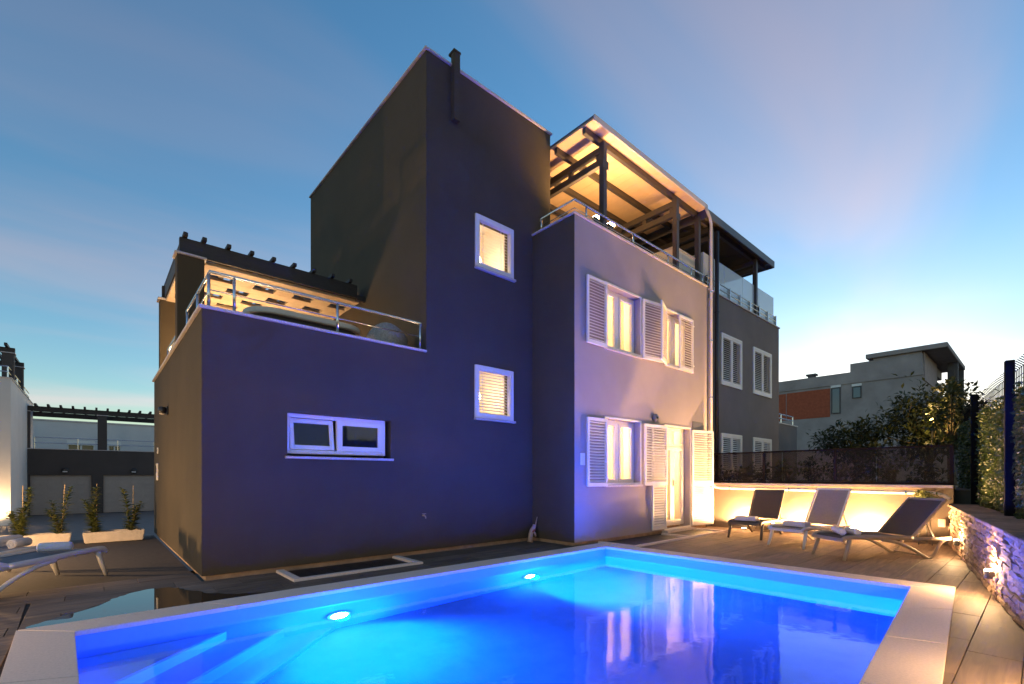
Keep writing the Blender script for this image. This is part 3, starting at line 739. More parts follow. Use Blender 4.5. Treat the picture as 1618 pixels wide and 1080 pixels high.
bx_ = thing('cabinet', 'cream panelled cabinet behind the railing of the roof terrace', 'cabinet', (9.85,-.2,5.34))
for k in range(3): MB().box((-.56+k*.36,-.66,.0),(-.20+k*.36-.006,-.62,1.31)).obj('front_panel', 'cream_panel', bx_, bevel=.004)
for k in range(3): MB().box((-.56,-.617+k*.42,.0),(-.52,-.617+k*.42+.414,1.31)).obj('side_panel', 'cream_panel', bx_, bevel=.004)
MB().box((-.575,-.675,1.312),(.54,.66,1.345)).obj('lid', 'cream_panel', bx_, bevel=.006); MB().box((-.51,-.61,0),(.52,.64,1.30)).obj('body', 'cream_panel', bx_)

# downpipes
dp = thing('downpipe', 'cream rainwater pipe running down the house corner and along the low wall', 'downpipe', (10.50,-1.14,0))
RP = .036
pth = [(10.30,-1.12,7.84),(10.32,-1.15,7.74),(10.40,-1.17,7.62),(10.46,-1.17,7.48),(10.46,-1.17,1.16),(10.47,-1.19,1.06),(10.53,-1.26,.985),(10.535,-1.40,.972),(10.535,-5.15,.945),(10.535,-5.27,.94),(10.53,-5.42,.90),(10.52,-5.52,.84)]
MB().tube([(x-10.5,y+1.14,z) for x,y,z in pth], RP, 12).obj('pipe', 'pipe_cream', dp, smooth=True)
for z in (1.9,3.2,4.6,5.8): MB().lathe([(.043,-.012),(.043,.012)], 14, Matrix.Translation((-.04,-.03,z))).obj('clip', 'chrome', dp)
for v in (-1.6,-2.9,-4.9): MB().lathe([(.044,-.012),(.044,.012)], 14, Matrix.Translation((.035,v+1.14,.97+(v+1.4)*.0072)) @ Matrix.Rotation(PI/2, 4, 'X')).obj('clip', 'chrome', dp)
d2 = thing('downpipe', 'pale square pipe in the joint between the two houses', 'downpipe', (10.60,-1.07,1.05))
MB().box((-.03,-.045,0),(.045,.06,4.62)).obj('pipe', 'pipe_cream', d2, bevel=.008); MB().box((-.04,-.055,4.62),(.055,.06,4.66)).obj('cap', 'pipe_cream', d2, bevel=.004)
d3 = thing('downpipe', 'black round pipe on the corner of the neighbouring house', 'downpipe', (10.86,-1.13,1.0))
MB().tube([(0,0,0),(0,0,6.45)], .05, 12).obj('pipe', 'pipe_black', d3, smooth=True)
for z in (1.2,2.7,4.4): MB().lathe([(.058,-.015),(.058,.015)], 14, Matrix.Translation((0,0,z))).obj('clip', 'pipe_black', d3)

# ------------------------------------------------------------------ neighbouring half
nb = thing('neighbour_house', 'grey semi detached house with closed white shutters behind the low wall', 'house', (10.7,-1.0,1.0))
def NB(mb, name, m, par=None, **k):
    o = mb.obj(name, m, None, **k); o.parent = par or nb
    if par is None: o.matrix_parent_inverse = Matrix.Translation((-10.7,1.0,-1.0))
    return o
NV = -1.04
w = MB(); nh = [(11.3,12.5,3.68,4.97),(13.34,14.64,3.68,4.97),(11.3,12.5,1.06,2.35),(13.34,14.64,1.06,2.35)]
wall_v(w, NV, .25, 10.503, 15.33, -.2, HD, nh); w.box((10.503,NV+.25,-.2),(10.75,6,HD)); w.box((15.08,NV+.25,-.2),(15.33,6,HD)); w.box((10.75,5.75,-.2),(15.08,6,HD))
nwall = NB(w, 'wall', 'plaster_mid')
NB(MB().box((10.75,NV+.25,5.22),(15.08,5.75,5.34)), 'roof_terrace_floor', 'granite')
for k in range(4): NB(MB().box((10.51+k*1.215,NV-.03,HD+.002),(10.51+(k+1)*1.215-.004,NV+.28,HD+.037)), 'coping_slab', 'granite', bevel=.005)
for (a,b_,c,d) in nh:
    wn_ = frame_rect(MB(), a-.03, b_+.03, c-.03, d+.03, NV-.03, NV+.10, .05).obj('window', 'white_paint', nb, bevel=.004); wn_.matrix_parent_inverse = Matrix.Translation((-10.7,1.0,-1.0))
    MB().box((a+.02,NV+.11,c+.02),(b_-.02,NV+.115,d-.02)).obj('pane', 'dark_glass', wn_)
    mm = (a+b_)/2
    for h_, wd_ in ((a+.022,mm-a-.026),(b_-.022,-(b_-mm-.026))):
        so = shutter(nb, (h_,NV-.005,c+.022), wd_, d-c-.044); so.matrix_parent_inverse = Matrix.Translation((-10.7,1.0,-1.0))
cn2 = thing('canopy', 'dark flat canopy over the roof terrace of the neighbouring house', 'canopy', (10.9,-1.0,HD+.04))
def C2(mb, name, m, **k):
    o = mb.obj(name, m, None, **k); o.parent = cn2; o.matrix_parent_inverse = Matrix.Translation((-10.9,1.0,-HD-.04)); return o
C2(MB().box((10.43,-1.13,7.66),(14.72,-1.09,7.86)), 'fascia', 'anthracite', bevel=.006); C2(MB().box((10.405,-1.088,7.66),(10.432,4.2,7.90)), 'fascia', 'anthracite'); C2(MB().box((14.68,-1.088,7.66),(14.72,4.2,7.86)), 'fascia', 'anthracite')
u = 10.44
while u < 14.6: C2(MB().box((u,-1.08,7.80),(u+.46,4.2,7.84)), 'ceiling_board', 'plaster', bevel=.004); u += .465
for v in (-.85,.3,1.6): C2(MB().box((10.5,v-.04,7.68),(14.6,v+.04,7.798)), 'purlin', 'dark_steel')
for u in (10.92,13.72):
    C2(MB().box((u-.055,-1.0,5.345),(u+.055,-.89,7.675)), 'post', 'dark_steel', bevel=.005)
    for z in (7.6,7.38): C2(MB().box((u-.045,-.885,z-.06),(u+.045,4,z+.06)), 'rafter', 'dark_steel')
gb = thing('glass_balustrade', 'frosted glass balustrade with steel rails on the neighbouring roof terrace', 'balustrade', (10.55,-.93,HD+.04))
for k in range(4): MB().box((.0+k*1.16,-.006,.08),(k*1.16+1.145,.006,.93)).obj('glass_panel', 'frosted', gb)
for z in (.30,.16): MB().tube([(-.05,-.07,z),(4.66,-.07,z)], .014, 8).obj('rail', 'chrome', gb, smooth=True)
for k in range(8): MB().box((.02+k*.655,-.09,0),(.055+k*.655,-.012,.34)).obj('post', 'chrome', gb)
MB().box((-.02,.0,.06),(.0,1.2,.93)).obj('end_panel', 'frosted', gb)
nx = thing('wing_building', 'low grey wing with a small railing at the far end of the neighbouring house', 'building', (17,0,1.0))
MB().box((-1.66,.2,0),(3.95,4,2.30)).obj('wall', 'plaster_mid', nx); MB().box((-1.66,.17,2.302),(3.98,4.03,2.34)).obj('coping', 'granite', nx)
for z in (.2,.36): MB().tube([(-1.5,.28,2.34+z),(3.7,.28,2.34+z)], .022, 8).obj('rail', 'chrome', nx)
for k in range(5): MB().tube([(-1.5+k*1.3,.28,2.34),(-1.5+k*1.3,.28,2.70)], .022, 8).obj('post', 'chrome', nx)
rb = thing('roof_bulkhead', 'plain grey stair bulkhead behind the glass balustrade of the neighbouring terrace', 'bulkhead', (14.2,2.4,5.34))
MB().box((-.2,0,0),(1.15,2.5,2.1)).obj('wall', 'plaster_mid', rb); MB().box((-.23,-.03,2.102),(1.18,2.53,2.14)).obj('coping', 'granite', rb)

# ------------------------------------------------------------------ low wall behind the loungers, with screen
lw = thing('retaining_wall', 'low warm lit plastered wall behind the loungers', 'wall', (10.62,-3.3,0))
MB().box((0,-2.25,-.02),(.22,2.215,1.035)).obj('wall_body', 'plaster_low_wall', lw); 
for k in range(4): MB().box((-.05,-2.25+k*1.116,1.037),(.25,-2.25+(k+1)*1.116-.004,1.085)).obj('coping_slab', 'coping_stone', lw, bevel=.005)
sc = thing('screen_fence', 'dark see through screen fence on top of the low wall', 'fence', (10.74,-3.3,1.09))
for k, (y0, y1) in enumerate(((-2.22,-1.12),(-1.10,-.42),(-.40,.60),(.62,2.2))): MB().box((-.006,y0,.05),(.006,y1,.70)).obj('screen_panel', 'screen_mesh', sc)
MB().box((-.02,-2.24,.702),(.02,2.22,.74)).obj('top_rail', 'screen_frame', sc, bevel=.004); MB().box((-.02,-2.24,.002),(.02,2.22,.048)).obj('bottom_rail', 'screen_frame', sc, bevel=.004)
for y in (-2.22,-.41,1.0,2.19): MB().box((-.025,y-.025,.0),(.025,y+.025,.70)).obj('post', 'screen_frame', sc)
def uplight(name, loc, power, label, r=.055, spread=150, aim=(.15,0,1)):
    t = thing(name, label, 'ground light', loc, group='lights along the foot of the low wall')
    MB().lathe([(r,0),(r,.03),(r*.8,.036)], 18).obj('housing', 'chrome', t)
    MB().lathe([(r*.75,.034),(r*.7,.042),(r*.3,.046)], 18).obj('lens', 'lamp_warm', t)
    lamp('ground_light', 'SPOT', (0,0,.085), power, (1,.56,.22), t, .035, (0,0,1), R(174), .22)
for v, pw, lab in ((-1.97,290,'lit round ground light by the low wall behind the lounger nearest the door'), (-3.2,290,'lit round ground light by the low wall behind the pale lounger'), (-4.36,290,'lit round ground light by the low wall nearest the stone wall')):
    uplight('ground_light', (10.43,v,.0), pw, lab)

# ------------------------------------------------------------------ split stone garden wall with lamps
sw = thing('stone_wall', 'low split stone garden wall with flat cap stones along the right edge', 'wall', (W0.x,W0.y,0), math.atan2(wd.y, wd.x))
# local x runs along the wall towards the camera, local y>0 or <0 is away from the pool
sgn = 1 if (Matrix.Rotation(math.atan2(wd.y, wd.x), 2) @ Vector((0,1))).dot(wnrm) > 0 else -1
LW = (W1-W0).length
MB().box((0,min(sgn*.05,sgn*.36),-.05),(LW,max(sgn*.05,sgn*.36),.69)).obj('core', 'deck_base', sw)
rs = random.Random(3)
courses = 10; hz = .70/courses
nst = 0
for c in range(courses):
    x = .0-rs.random()*.2
    while x < 7.6:
        L = rs.uniform(.16,.40)
        if x+L > .02:
            d0 = -.012+rs.uniform(-.014,.014)
            mb = MB(); x0, x1 = max(x,0)+.003, x+L-.003; z0, z1 = c*hz+.003, (c+1)*hz-.003
            n_ = 3; vs = []
            for j in range(2):
                for i in range(n_+1):
                    xx = x0+(x1-x0)*i/n_; vs.append((xx, sgn*(d0+rs.uniform(-.014,.012)), z0 if j == 0 else z1))
            for i in range(n_+1): vs.append((x0+(x1-x0)*i/n_, sgn*(d0-rs.uniform(.004,.02)), (z0+z1)/2+rs.uniform(-.01,.01)))
            bk = [(x0,sgn*.055,z0),(x1,sgn*.055,z0),(x1,sgn*.055,z1),(x0,sgn*.055,z1)]
            o_ = n_+1; fs = []
            for i in range(n_): fs += [(i,i+1,2*o_+i+1,2*o_+i),(2*o_+i,2*o_+i+1,o_+i+1,o_+i)]
            B = 3*o_
            fs += [tuple(range(o_))[::-1]+(B,B+1), tuple(range(o_,2*o_))+(B+2,B+3), (0,2*o_,o_,B+3,B), (n_,B+1,B+2,o_+n_,2*o_+n_)]
            mb.add(vs+bk, fs); mb.obj('stone', 'split_stone', sw); nst += 1
        x += L
far = MB().box((7.62,min(0,sgn*.055),0),(LW,max(0,sgn*.055),.69)).obj('stone_face', 'split_stone', sw)
x = -.05
while x < LW:
    L = rs.uniform(.45,.8)
    o = MB().box((x,min(-sgn*.04,sgn*.38),.702),(x+L-.006,max(-sgn*.04,sgn*.38),.742+rs.uniform(-.004,.006))).obj('cap_stone', 'split_stone', sw, bevel=.006); x += L
print('stones', nst)
def stone_lamp(s_, power, label):
    p = W0+wd*s_; q = p-wnrm*.075
    t = thing('wall_spotlight', label, 'wall lamp', (q.x,q.y,.25), math.atan2(wd.y, wd.x), group='lamps on the stone wall')
    MB().box((-.03,min(0,sgn*.045),-.02),(.03,max(0,sgn*.045),.02)).obj('bracket', 'lamp_black', t)
    MB().lathe([(.032,-.045),(.036,-.04),(.036,.03),(.03,.034)], 16).obj('housing', 'lamp_black', t)
    MB().lathe([(.030,.030),(.030,.045),(.012,.052)], 16).obj('lens', 'lamp_warm', t)
    up_ = Vector((0,0,1))
    lamp('spot_up', 'SPOT', (0,0,.075), power*.42, WARM, t, .02, (0,sgn*.16,1), R(46), .8)
    lamp('spot_glow', 'POINT', (0,-sgn*.05,.075), power*.20, WARM, t, .03)
s1 = (Vector((8.81,-5.83))-W0).dot(wd); s2_ = (Vector((5.91,-6.33))-W0).dot(wd)
stone_lamp(s1, 60, 'lit spotlight low on the stone wall beside the dark lounger')
stone_lamp(s2_, 60, 'lit spotlight low on the stone wall nearest the pool corner')
stone_lamp(2*s2_-s1, 60, 'lit spotlight low on the stone wall beyond the edge of the picture')
stone_lamp(3*s2_-2*s1, 60, 'lit spotlight low on the stone wall behind the viewer')
tb_ = thing('socket_box', 'small white socket box at the end of the stone wall', 'box', (10.58,-5.40,.40))
MB().box((-.03,-.05,-.07),(.03,.05,.07)).obj('housing', 'white_paint', tb_, bevel=.005); MB().box((-.034,-.035,-.04),(-.031,.035,.04)).obj('cover', 'shutter_white', tb_)

# ------------------------------------------------------------------ hedge fence behind the stone wall
hf = thing('hedge_fence', 'tall fence of dark posts covered with green ivy panels and wire mesh on top', 'fence', (W0.x,W0.y,0), math.atan2(wd.y, wd.x))
HY = sgn*.44
rl = random.Random(11)
for k, (xa, xb) in enumerate(((-2.6,.36),(.40,3.54),(3.58,6.74),(6.78,9.9))):
    mb = MB(); n_ = int((xb-xa)*1500)
    for _ in range(n_):
        x, z = rl.uniform(xa,xb), rl.uniform(.55,2.36+rl.uniform(-.03,.05))
        dp_ = rl.uniform(0,.08)
        dr_ = Vector((rl.uniform(-1,1), -sgn*rl.uniform(.1,.9), rl.uniform(-.9,.5)))
        nr_ = Vector((rl.uniform(-.5,.5), -sgn, rl.uniform(-.2,.8)))
        mb.leaf((x, HY-sgn*dp_, z), dr_, nr_, rl.uniform(.04,.075), rl.uniform(.03,.05), rl.random()**1.5)
    fo = mb.obj('ivy_panel', 'leaf_hedge', hf); stuff(fo)
    MB().box((xa,min(HY,HY+sgn*.03),.5),(xb,max(HY,HY+sgn*.03),2.34)).obj('panel_backing', 'leaf_dark', hf)
    wm = MB(); xx = xa
    while xx < xb:
        wm.bar((xx,HY+sgn*.02,2.3),(xx,HY+sgn*.02,2.66),.009,.009); wm.bar((xx,HY+sgn*.02,2.66),(xx,HY-sgn*.05,2.72),.009,.009); xx += .11
    for z in (2.45,2.56,2.66): wm.bar((xa,HY+sgn*.02,z),(xb,HY+sgn*.02,z),.006,.006)
    stuff(wm.obj('wire_mesh', 'post_black', hf))
for x in (.38,3.56,6.76): MB().box((x-.045,min(HY-sgn*.16,HY-sgn*.07),.45),(x+.045,max(HY-sgn*.16,HY-sgn*.07),2.72)).obj('post', 'post_black', hf, bevel=.006)

# ------------------------------------------------------------------ light wells by the house
for (a,b_,c,d), lab in zip(WELLS, ('white framed light well cover at the foot of the dark wall', 'long white framed light well cover in front of the terrace door')):
    t = thing('light_well', lab, 'light well', ((a+b_)/2,c,0)); ox, oy = (a+b_)/2, c
    for bx in (((a,c,-.012),(b_,c+.085,.03)), ((a,c+.0855,-.012),(a+.10,d-.012,.03)), ((b_-.10,c+.0855,-.012),(b_,d-.012,.03))):
        MB().box((bx[0][0]-ox,bx[0][1]-oy,bx[0][2]),(bx[1][0]-ox,bx[1][1]-oy,bx[1][2])).obj('kerb', 'coping_stone', t, bevel=.006)
    if b_-a > 3: MB().box((2.05+a-ox,.0855,-.012),(2.12+a-ox,d-c-.10,.026)).obj('kerb', 'coping_stone', t, bevel=.005)
    n_ = 6 if b_-a < 3 else 10
    for k in range(n_):
        x0 = a+.102+(b_-a-.204)*k/n_; x1 = a+.102+(b_-a-.204)*(k+1)/n_-.008
        if b_-a > 3 and x0-.03 < a+2.12 and x1+.03 > a+2.05: 
            if x0 < a+2.05-.1: x1 = a+2.045
            elif x1 > a+2.12+.1: x0 = a+2.125
            else: continue
        MB().box((x0-ox,.087,-.012),(x1-ox,d-c-.014,-.001)).obj('cover_plate', 'well_black', t)

# ------------------------------------------------------------------ wet patch on the deck
pud = [(-1.40,-1.19),(-1.36,-1.02),(-1.2,-.86),(-1.17,-.78),(-1.02,-.70),(-.95,-.56),(-.86,-.50),(-.82,-.33),(-.72,-.26),(-.64,-.15),(-.5,-.08),(-.33,-.12),(-.25,-.22),(-.2,-.4),(-.12,-.52),(-.05,-.72),(.1,-.9),(.28,-1.02),(.6,-1.12),(.75,-1.205),(.2,-1.222),(-.5,-1.222),(-1.1,-1.222)]
pv = MB(); fine = []
rp_ = random.Random(5)
for i in range(len(pud)):
    p, q = pud[i], pud[(i+1)%len(pud)]
    for k in range(4):
        t = k/4; j = .014 if i < 19 else 0
        fine.append((p[0]+(q[0]-p[0])*t+rp_.uniform(-j,j), p[1]+(q[1]-p[1])*t+rp_.uniform(-j,j)))
pu = MB().prism(fine, .002, .0042).obj('puddle', 'puddle_film'); tag(pu, 'dark water puddle on the deck mirroring the sky beside the pool corner', 'puddle')

# ------------------------------------------------------------------ loungers
def smooth_path(pts, n_=6):
    out = []
    P_ = [Vector(p) for p in pts]
    for i in range(len(P_)-1):
        p0, p1, p2, p3 = P_[max(i-1,0)], P_[i], P_[i+1], P_[min(i+2,len(P_)-1)]
        for k in range(n_):
            t = k/n_
            out.append(.5*((2*p1)+(-p0+p2)*t+(2*p0-5*p1+4*p2-p3)*t*t+(-p0+3*p1-3*p2+p3)*t**3))
    out.append(P_[-1]); return out
def lounger(loc, rz, label, frame, sling, back=46, group='sun loungers', Wd=.64, Lb=.78):
    """foot end at local x=0, head towards +x"""
    t = thing('sun_lounger', label, 'sun lounger', loc, rz, group)
    hx = 1.06; zs = .33
    for s in (-1,1):
        y = s*(Wd/2-.025)
        MB().tube(smooth_path([(-.10,y,zs-.035),(-.05,y,zs+.005),(.15,y,zs+.012),(.6,y,zs+.0),(hx,y,zs-.01)]), .022, 8, r2=.034).obj('side_rail', frame, t, smooth=True)
        lg = MB().tube([(.02,y,zs-.02),(-.03,y*1.02,.16),(-.09,y*1.05,0)], [.03,.027,.022], 8).obj('leg', frame, t, smooth=True)
        MB().tube(smooth_path([(.55,y,zs-.03),(.78,y,zs-.07),(1.02,y,.17),(1.28,y,.025),(1.36,y,.02),(1.44,y,.09),(1.50,y,.20),(1.58,y,.27),(1.70,y,.295)]), .020, 8, r2=.026).obj('leg', frame, t, smooth=True)
        MB().tube([(hx-.02,y,zs-.02),(1.40,y,zs-.028),(1.70,y,.295)], .018, 8, r2=.026).obj('rear_rail', frame, t, smooth=True)
    MB().bar((-.09,-Wd/2+.03,zs-.03),(-.09,Wd/2-.03,zs-.03),.03,.05).obj('cross_bar', frame, t); MB().bar((1.35,-Wd/2+.03,.03),(1.35,Wd/2-.03,.03),.025,.025).obj('cross_bar', frame, t)
    ns = 10; sb = MB()
    pr = [(-.07,zs-.012),(-.02,zs+.018),(.2,zs+.018),(.6,zs+.008),(hx-.02,zs+.004)]
    for k, (x, z) in enumerate(pr):
        for j in range(5): sb.v.append((x, (-Wd/2+.045)+(Wd-.09)*j/4, z-.012*math.sin(PI*j/4)))
    sb.f = [(i*5+j,(i+1)*5+j,(i+1)*5+j+1,i*5+j+1) for i in range(len(pr)-1) for j in range(4)]
    o = sb.obj('seat_sling', sling, t, smooth=True); md = o.modifiers.new('s','SOLIDIFY'); md.thickness = .012
    cb_, sb_ = math.cos(R(back)), math.sin(R(back))
    bt = (hx+Lb*cb_, zs+Lb*sb_)
    br = MB()
    for s in (-1,1): br.bar((hx,s*(Wd/2-.03),zs),(bt[0],s*(Wd/2-.03),bt[1]),.03,.045,up=(-sb_,0,cb_))
    br.bar((bt[0]-.012*cb_,-Wd/2+.015,bt[1]-.012*sb_),(bt[0]-.012*cb_,Wd/2-.015,bt[1]-.012*sb_),.045,.028,up=(-sb_,0,cb_))
    bf = br.obj('backrest_frame', frame, t, bevel=.006)
    bs = MB().bar((hx+.02*cb_,0,zs+.02*sb_),(bt[0]-.02*cb_,0,bt[1]-.02*sb_),Wd-.10,.012,up=(-sb_,0,cb_)).obj('backrest_sling', sling, t)
    for s in (-1,1): MB().bar((hx+Lb*.45*cb_,s*(Wd/2-.06),zs+Lb*.45*sb_-.01),(1.46,s*(Wd/2-.06),.30),.016,.022).obj('prop', frame, t)
    return t
lounger((8.84,-2.66,0), R(4), 'dark brown sun lounger nearest the terrace door', 'frame_brown', 'sling_dark', back=52)
lounger((8.27,-3.62,0), R(-12), 'pale taupe sun lounger between the two dark ones', 'frame_white', 'sling_taupe', back=56, Lb=.82)
lounger((7.58,-4.47,0), R(-35), 'dark sun lounger with taupe frame beside the stone wall', 'frame_taupe', 'sling_dark', back=45, Lb=.80)
DL = math.atan2(-.80,-.60)
lounger((-1.13,1.40,0), R(228), 'white framed grey lounger nearest the puddle', 'frame_white', 'sling_grey', back=20)
lounger((-1.62,2.10,0), R(228), 'white framed grey lounger nearest the stone planters', 'frame_white', 'sling_grey', back=20)
def folded(loc, rz, label, L=.42, Wd=.24, h=.085):
    t = thing('folded_towel', label, 'towel', loc, rz, 'towels on the loungers')
    for k in range(3): MB().box((-L/2+.004*k,-Wd/2+.003*k,.002+k*h/3),(L/2-.004*k,Wd/2-.002*k,.002+(k+1)*h/3-.003)).obj('fold', 'towel', t, bevel=.012)
def rolled(loc, rz, label, L=.36, r=.062):
    t = thing('rolled_towel', label, 'towel', loc, rz, 'towels on the loungers')
    pr = [(r*.35,-L/2+.006),(r*.9,-L/2),(r,-L/2+.02),(r*1.02,0),(r,L/2-.02),(r*.9,L/2),(r*.35,L/2-.006)]
    MB().lathe(pr, 20, Matrix.Translation((0,0,r+.004)) @ Matrix.Rotation(PI/2, 4, 'Y')).obj('roll', 'towel', t, smooth=True)
    for e in (-1,1):
        sp_ = [(e*(L/2+.001), (.008+.0022*k)*math.cos(k*.55), r+.004+(.008+.0022*k)*math.sin(k*.55)) for k in range(22)]
        MB().tube(sp_, .0045, 5).obj('spiral_fold', 'towel', t, smooth=True)
folded((8.98,-2.62,.352), R(94), 'folded white towel on the dark lounger nearest the door')
folded((8.50,-3.68,.352), R(78), 'folded white towel on the pale taupe lounger')
rolled((7.74,-4.50,.352), R(28), 'rolled white towel on the foot of the lounger beside the stone wall', L=.42, r=.05)
rolled((7.83,-4.66,.352), R(35), 'second rolled white towel on the lounger beside the stone wall', L=.36, r=.046)
rolled((-1.30,1.17,.352), R(-15), 'rolled white towel on the lounger nearest the puddle', L=.30, r=.055)
rolled((-1.66,1.95,.352), R(60), 'rolled white towel end on at the foot of the lounger by the planters', L=.26, r=.055)
rolled((-1.80,2.42,.352), R(50), 'rolled white towel at the far side of the lounger by the planters', L=.30, r=.055)

# ------------------------------------------------------------------ planters with staked young laurels
def planter(x0, x1, y, label):
    t = thing('planter', label, 'planter', ((x0+x1)/2,y,0)); L = x1-x0
    mb = MB()
    def ring(hw, hd, z): return [(-hw,-hd,z),(hw,-hd,z),(hw,hd,z),(-hw,hd,z)]
    vs = ring(L/2-.03,.16,0)+ring(L/2,.18,.20)+ring(L/2-.03,.15,.20)+ring(L/2-.05,.13,.13)
    fs = [(3,2,1,0)]+[(k*4+i,k*4+(i+1)%4,(k+1)*4+(i+1)%4,(k+1)*4+i) for k in range(3) for i in range(4)]
    mb.add(vs, fs); mb.obj('trough', 'planter_stone', t, bevel=.012)
    MB().box((-L/2+.05,-.13,.131),(L/2-.05,.13,.165)).obj('soil', 'earth', t)
    return t
planter(-1.12,-.20,5.32, 'textured pale stone planter beside the house corner')
planter(-2.35,-1.27,5.45, 'textured pale stone planter behind the left loungers')
def staked(x, y, h, label, seed, lush):
    r_ = random.Random(seed)
    t = thing('laurel_plant', label, 'plant', (x,y,.16), 0, 'staked young laurels in the planters')
    MB().tube([(.03,0,0),(.05+r_.uniform(-.03,.03),.02,h+.06)], .007, 6).obj('stake', 'cane', t)
    st = []; lf = MB()
    for b in range(3):
        lean = Vector((r_.uniform(-.18,.18), r_.uniform(-.15,.15), 0)); top = h*(1 if b == 0 else r_.uniform(.5,.75))
        P_ = [Vector((r_.uniform(-.02,.02),0,0))+lean*(k/5)**1.3+Vector((0,0,top*k/5)) for k in range(6)]
        MB().tube(P_, [.010,.009,.008,.006,.005,.003], 6).obj('stem', 'bark', t)
        nl = int((85 if b == 0 else 60)*lush)
        for k in range(nl):
            f = (k+.8)/nl; i = min(int(f*5),4); p = P_[i].lerp(P_[i+1], f*5-i)
            a = k*2.4+r_.uniform(-.4,.4)
            d = Vector((math.cos(a), math.sin(a), r_.uniform(.1,.75)))
            lf.leaf(p, d, (0,0,1), r_.uniform(.11,.18)*(1.15-.5*f), r_.uniform(.05,.075), r_.random())
    stuff(lf.obj('foliage', 'leaf_laurel', t))
for x, y, h, lab, sd_, lu in ((-1.94,5.48,.86,'bushy staked laurel nearest the white house wall',1,1.5), (-1.44,5.45,.88,'slim staked laurel second from the white house wall',2,.95), (-.95,5.32,.88,'dense staked laurel third from the white house wall',3,1.5), (-.41,5.32,.84,'slim staked laurel nearest the villa corner',4,1.05)):
    staked(x, y, h, lab, sd_, lu)

# warm garden lamp left of the deck (just outside the frame) and at the white house
def bollard(loc, power, label, up=False):
    t = thing('bollard_lamp', label, 'bollard lamp', loc, group='bollard lamps at the left')
    MB().lathe([(.07,0),(.07,.01),(.04,.02),(.04,.42)], 16).obj('post', 'lamp_black', t)
    MB().lathe([(.036,.42),(.036,.52)], 16).obj('diffuser', 'lamp_warm', t); MB().lathe([(.05,.52),(.05,.55),(.02,.56)], 16).obj('cap', 'lamp_black', t)
    lamp('bollard_light', 'POINT', (.09,-.0,.47), power, WARM, t, .05)
bollard((-3.2,3.0,0), 150, 'lit bollard lamp at the left edge of the deck')

bollard((-3.6,-1.4,0), 70, 'lit bollard lamp beside the near end of the pool')

# ------------------------------------------------------------------ driftwood figure at the inner corner
fg = thing('driftwood_figure', 'small driftwood figure leaning in the inner corner of the dark walls', 'figure', (5.24,-.16,0))
MB().tube([(0,0,0),(.01,.0,.08),(.03,.01,.16),(.06,.02,.24),(.09,.0,.30)], [.055,.05,.045,.03,.02], 9).obj('body', 'driftwood', fg, smooth=True)
MB().tube([(.05,.01,.2),(.10,-.02,.25),(.14,0,.30),(.17,.01,.38),(.19,.0,.47)], [.02,.016,.012,.010,.006], 7).obj('arm', 'driftwood', fg, smooth=True)
MB().tube([(.07,.02,.22),(.10,-.03,.16),(.11,-.04,.10)], [.018,.022,.016], 7).obj('branch', 'driftwood', fg, smooth=True)
MB().tube([(.04,-.02,.19),(.08,-.03,.22),(.11,-.02,.24)], .016, 7).obj('ribbon', 'terracotta', fg, smooth=True)
MB().tube([(.085,.0,.285),(.10,.0,.33)], [.026,.02], 8).obj('head', 'driftwood', fg, smooth=True)

# ------------------------------------------------------------------ background at the left: white house, garages, far house
wh = thing('white_house', 'tall white house with dark roof pergola at the left edge', 'house', (-3.66,23.1,-.9))
MB().box((-9,0,0),(0,10,6.40)).obj('wall', 'plaster_white', wh); MB().box((-9.02,-.03,6.402),(.03,10.03,6.44)).obj('coping', 'granite', wh)
for y, h in ((1.3,1.28),(5.0,1.28)): MB().box((-.40,y,6.44),(-.02,y+.45,6.44+h)).obj('pier', 'plaster_dark', wh); MB().box((-.44,y-.04,6.44+h),(.02,y+.49,6.48+h)).obj('pier_cap', 'granite', wh)
for y in (1.45,5.15): MB().box((-6,y,7.77),(.0,y+.18,8.0)).obj('beam', 'dark_timber', wh)
for k in range(10): MB().box((-.3-k*.5,1.0,8.0),(-.2-k*.5,6,8.12)).obj('joist', 'dark_timber', wh)
for z in (.25,.48): MB().tube([(-4,.1,6.44+z),(-.15,.1,6.44+z),(-.1,.15,6.44+z),(-.1,9,6.44+z)], .025, 8).obj('rail', 'chrome', wh)
for p in ((-3,.1),(-1.5,.1),(-.1,.15),(-.1,3.5),(-.1,7)): MB().tube([(p[0],p[1],6.44),(p[0],p[1],6.92)], .025, 8).obj('post', 'chrome', wh)
gl = thing('ground_light', 'lit ground light at the foot of the white house wall', 'ground light', (-4.2,22.4,-.9))
MB().lathe([(.08,0),(.08,.05)], 16).obj('housing', 'chrome', gl); MB().lathe([(.06,.05),(.06,.07)], 16).obj('lens', 'lamp_warm', gl)
lamp('ground_light_up', 'SPOT', (0,0,.14), 160, WARM, gl, .06, (0,.28,1), R(140), .8)
gh = thing('garage_house', 'dark garage block with two panelled doors and a roof pergola', 'garage', (-.9,29.88,-.88))
gx = lambda u: u+.9
w = MB(); wall_v(w, 0, .3, gx(-4.05), gx(8), 0, 3.62, [(gx(-3.565),gx(-1.06),0,2.2),(gx(-.555),gx(1.95),0,2.2),(gx(2.4),gx(4.9),0,2.2)])
w.box((gx(-4.05),.3,0),(gx(-3.7),8,3.62)); w.box((gx(7.7),.3,0),(gx(8),8,3.62)); w.box((gx(-3.7),7.7,0),(gx(7.7),8,3.62)); w.obj('wall', 'plaster_dark', gh)
MB().box((gx(-3.7),.3,3.1),(gx(7.7),7.7,3.2)).obj('terrace_floor', 'granite', gh); MB().box((gx(-4.08),-.03,3.622),(gx(8.03),.33,3.66)).obj('coping', 'granite', gh)
